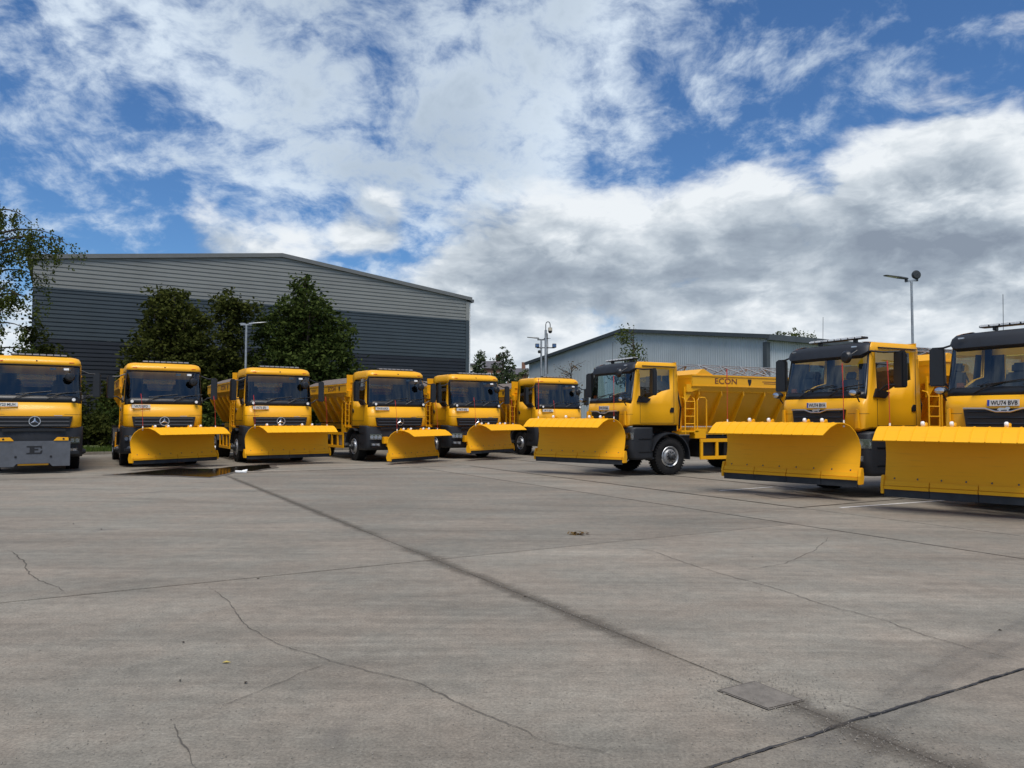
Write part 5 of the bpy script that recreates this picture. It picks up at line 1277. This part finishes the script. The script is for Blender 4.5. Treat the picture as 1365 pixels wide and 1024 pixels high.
for o in (pm, pr, m1, m2): remove_tree(o)
# ------------------------------------------------------------------ lamp posts and camera mast
def led_head(parent, p, d, length=1.0, name='lamp_head', mat='lampdark', tilt=.10):
    """flat tapered street light: p mounting point, d horizontal direction"""
    d = Vector(d).normalized(); w = Vector((-d.y, d.x, 0)); p = Vector(p); mb = MB(); up = Vector((0, 0, 1))
    secs = [(0, .06, .055), (.12, .085, .06), (.35 * length, .15, .045), (.95 * length, .13, .022), (length, .09, .012)]
    rings = []
    for s_, hw, ht in secs:
        c = p + d * s_ + up * (tilt * s_); rings.append([c + w * hw - up * ht * .4, c + w * hw * .8 + up * ht * .6, c - w * hw * .8 + up * ht * .6, c - w * hw - up * ht * .4])
    for r0, r1 in zip(rings[:-1], rings[1:]):
        for k in range(4): mb.add([r0[k], r0[(k + 1) % 4], r1[(k + 1) % 4], r1[k]], [(0, 1, 2, 3)])
    mb.add(rings[0], [(0, 1, 2, 3)]); mb.add(rings[-1], [(3, 2, 1, 0)])
    o = mb.build(name, mat, parent, smooth=True, angle=40)
    g = MB(); a = p + d * (.42 * length) + up * (tilt * .42 * length - .022); b_ = p + d * (.88 * length) + up * (tilt * .88 * length - .014)
    g.add([a + w * .10, b_ + w * .09, b_ - w * .09, a - w * .10], [(0, 1, 2, 3)]); g.build('diffuser', 'plate', o); return o
def post(name, label, px, pytop, Y, r=.055):
    p = atY(px, pytop, Y); root = tag(empty(name, (p.x, Y, 0)), label, 'lamp post' if 'lamp' in name else 'mast'); h = p.z
    mb = MB(); mb.cyl((0, 0, -.1), (0, 0, 1.2), r * 1.5, n=12); mb.cyl((0, 0, 1.2), (0, 0, h), r, r * .8, n=12); mb.build('pole', 'steel', root, smooth=True)
    mb = MB(); mb.box((0, -r * 1.5, .7), (.10, .02, .5)); mb.build('service_door', 'steel', root)
    return root, h
lp, h = post('lamp_post', 'galvanised lamp post with flat lamp heads behind a gritter by the trees', 328.5, 433, 36.5, .06)
mb = MB(); mb.box((0, 0, h), (.55, .08, .07)); mb.build('crossarm', 'steel', lp)
led_head(lp, (.12, 0, h + .05), (1, .1, 0), .85, mat='steel'); led_head(lp, (-.12, 0, h + .05), (-.5, .9, 0), .7, mat='steel')
lp, h = post('lamp_post', 'tall lamp post with a flat lamp head and a round floodlight above the plough trucks', 1215, 375, 31, .058)
mb = MB(); mb.box((0, 0, h + .02), (.52, .07, .07), (0, R(-8), 0)); mb.build('crossarm', 'steel', lp)
mb = MB(); mb.box((-.22, 0, h + .04), (.10, .09, .14)); mb.build('knuckle', 'lampdark', lp, bevel=.01)
led_head(lp, (-.16, 0, h + .10), (-1, -.15, 0), 1.05, tilt=.11)
mb = MB(); mb.lathe([(-.09, .01), (-.085, .15), (-.02, .19), (.06, .17), (.10, .11), (.12, .01)], (.20, 0, h + .27), 'Y', 20); mb.box((.22, 0, h + .09), (.09, .08, .18))
mb.build('floodlight', 'lampdark', lp, smooth=True)
# lamp post carrying two heads and floodlights, and the camera mast beside it
lp, h = post('lamp_post', 'slim lamp post with a flat lamp head beside the camera mast', 721.5, 453, 44, .065)
mb = MB(); mb.box((-.02, 0, h), (.42, .08, .07)); mb.build('crossarm', 'darksteel', lp)
led_head(lp, (-.12, 0, h + .08), (-1, .1, 0), .72, tilt=.10)
led_head(lp, (.20, .1, h + .08), (.5, .9, 0), .6, tilt=.1)
mb = MB(); mb.cyl((0, -.06, h - .50), (-.14, -.10, h - .50), .02, n=6); mb.lathe([(-.11, .02), (-.10, .07), (-.02, .085), (.02, .09), (.06, .06), (.09, .01)], (-.12, -.10, h - .70), 'Z', 14); mb.build('dome_camera', 'lampdark', lp, smooth=True)
mast, h = post('camera_mast', 'steel camera mast with a crook top, dome camera and floodlights', 727.5, 440, 44, .085)
crook = MB(); pts = [(0, 0, h - .05), (0, 0, h + .32)] + [(.13 - .13 * math.cos(R(a)), 0, h + .32 + .17 * math.sin(R(a))) for a in (30, 60, 90, 120, 150, 180)] + [(.26, 0, h + .12)]
crook.tube(pts, .028, 8); crook.build('crook', 'darksteel', mast, smooth=True)
dm = MB(); dm.lathe([(.0, .01), (.0, .12), (-.16, .125), (-.18, .13), (-.20, .125)], (.26, 0, h + .14), 'Z', 18); dc = dm.build('dome_camera', 'render', mast, smooth=True)
dm = MB(); dm.lathe([(0, .12), (-.07, .11), (-.12, .07), (-.14, .01)], (.26, 0, h - .06), 'Z', 18); dm.build('dome', 'black', dc, smooth=True)
arm = MB(); arm.box((0, 0, h - 1.05), (1.05, .06, .06)); arm.build('crossarm', 'darksteel', mast)
for s in (-1, 1):
    fl = MB(); fl.box((s * .50, -.04, h - .93), (.24, .16, .22), (R(-12), 0, 0)); f_ = fl.build('floodlight', 'lampdark', mast, bevel=.015)
    fl = MB(); fl.box((s * .50, -.13, h - .935), (.18, .01, .16), (R(-12), 0, 0)); fl.build('lens', 'lens', f_)
cb = MB(); cb.tube([(.09, -.05, h - .2), (.12, -.06, h - .9), (.10, -.07, h - 1.7), (.12, -.06, h - 2.6)], .025, 6); cb.build('cable', 'black', mast, smooth=True)
# ------------------------------------------------------------------ litter
def leaf_pile(px, py, n, spread, seed, label):
    rr = random.Random(seed); c = at(px, py); root_v, root_f = [], []
    for i in range(n):
        a = rr.uniform(0, 6.28); s_ = rr.uniform(.018, .045); p = Vector((rr.gauss(0, spread), rr.gauss(0, spread * .6), rr.uniform(.004, .03)))
        u = Vector((math.cos(a), math.sin(a), rr.gauss(0, .35))) * s_; w = Vector((-math.sin(a), math.cos(a), rr.gauss(0, .3))) * s_ * .55; o = len(root_v)
        root_v += [p - u, p - u * .2 + w, p + u, p - u * .2 - w]; root_f.append((o, o + 1, o + 2, o + 3))
    o = leaves_object(root_v, root_f, 'deadleaf', None, 'fallen_leaves'); o.location = (c.x, c.y, 0); return tag(o, label, 'leaves', kind='stuff')
leaf_pile(770, 712.5, 34, .075, 1, 'small clump of brown dead leaves lying on the open concrete')
for i, (px, py, lab, col) in enumerate(((302, 884, 'single yellowed leaf lying near a crack in the concrete', 0), (328, 911, 'small dark leaf lying below the yellowed leaf', 1), (244, 857, 'small dark leaf lying on bare concrete left of the crack', 1), (344, 772, 'small dark scrap lying on the cross joint', 1), (240, 908, 'short dark twig-like leaf on bare concrete', 1), (700, 796, 'tiny dark leaf scrap beside the crumbled joint', 1), (98, 699, 'little dark leaf lying on the far left concrete', 1), (135, 706, 'tiny dark leaf right of the other far leaf', 1), (1003, 743, 'tiny dark stone-like scrap on the concrete right of the leaf clump', 1), (1333, 841, 'tiny dark scrap on the slab right of the long crack', 1))):
    c = at(px, py); mb = MB(); s_ = .017 if i else .030
    mb.add([(-s_, 0, .004), (-s_ * .2, s_ * .5, .012), (s_, 0, .006), (-s_ * .1, -s_ * .5, .010), (0, 0, .003)], [(0, 3, 4), (0, 4, 1), (1, 4, 2), (2, 4, 3)])
    o = mb.build('fallen_leaf', [simple('leaf_yellow', (.36, .28, .07), .7)] if col == 0 else 'bark'); o.location = (c.x, c.y, 0); o.rotation_euler = (0, 0, i * 1.3)
    tag(o, lab, 'leaf')
c = at(321, 630.5); mb = MB(); mb.box((0, 0, .03), (.30, .16, .03), (.1, .05, .4)); mb.box((.10, .03, .05), (.14, .12, .02), (.3, -.2, .2)); o = mb.build('litter', 'white'); o.location = (c.x, c.y, .01); tag(o, 'crumpled white scrap of litter lying at the edge of the puddle', 'litter')
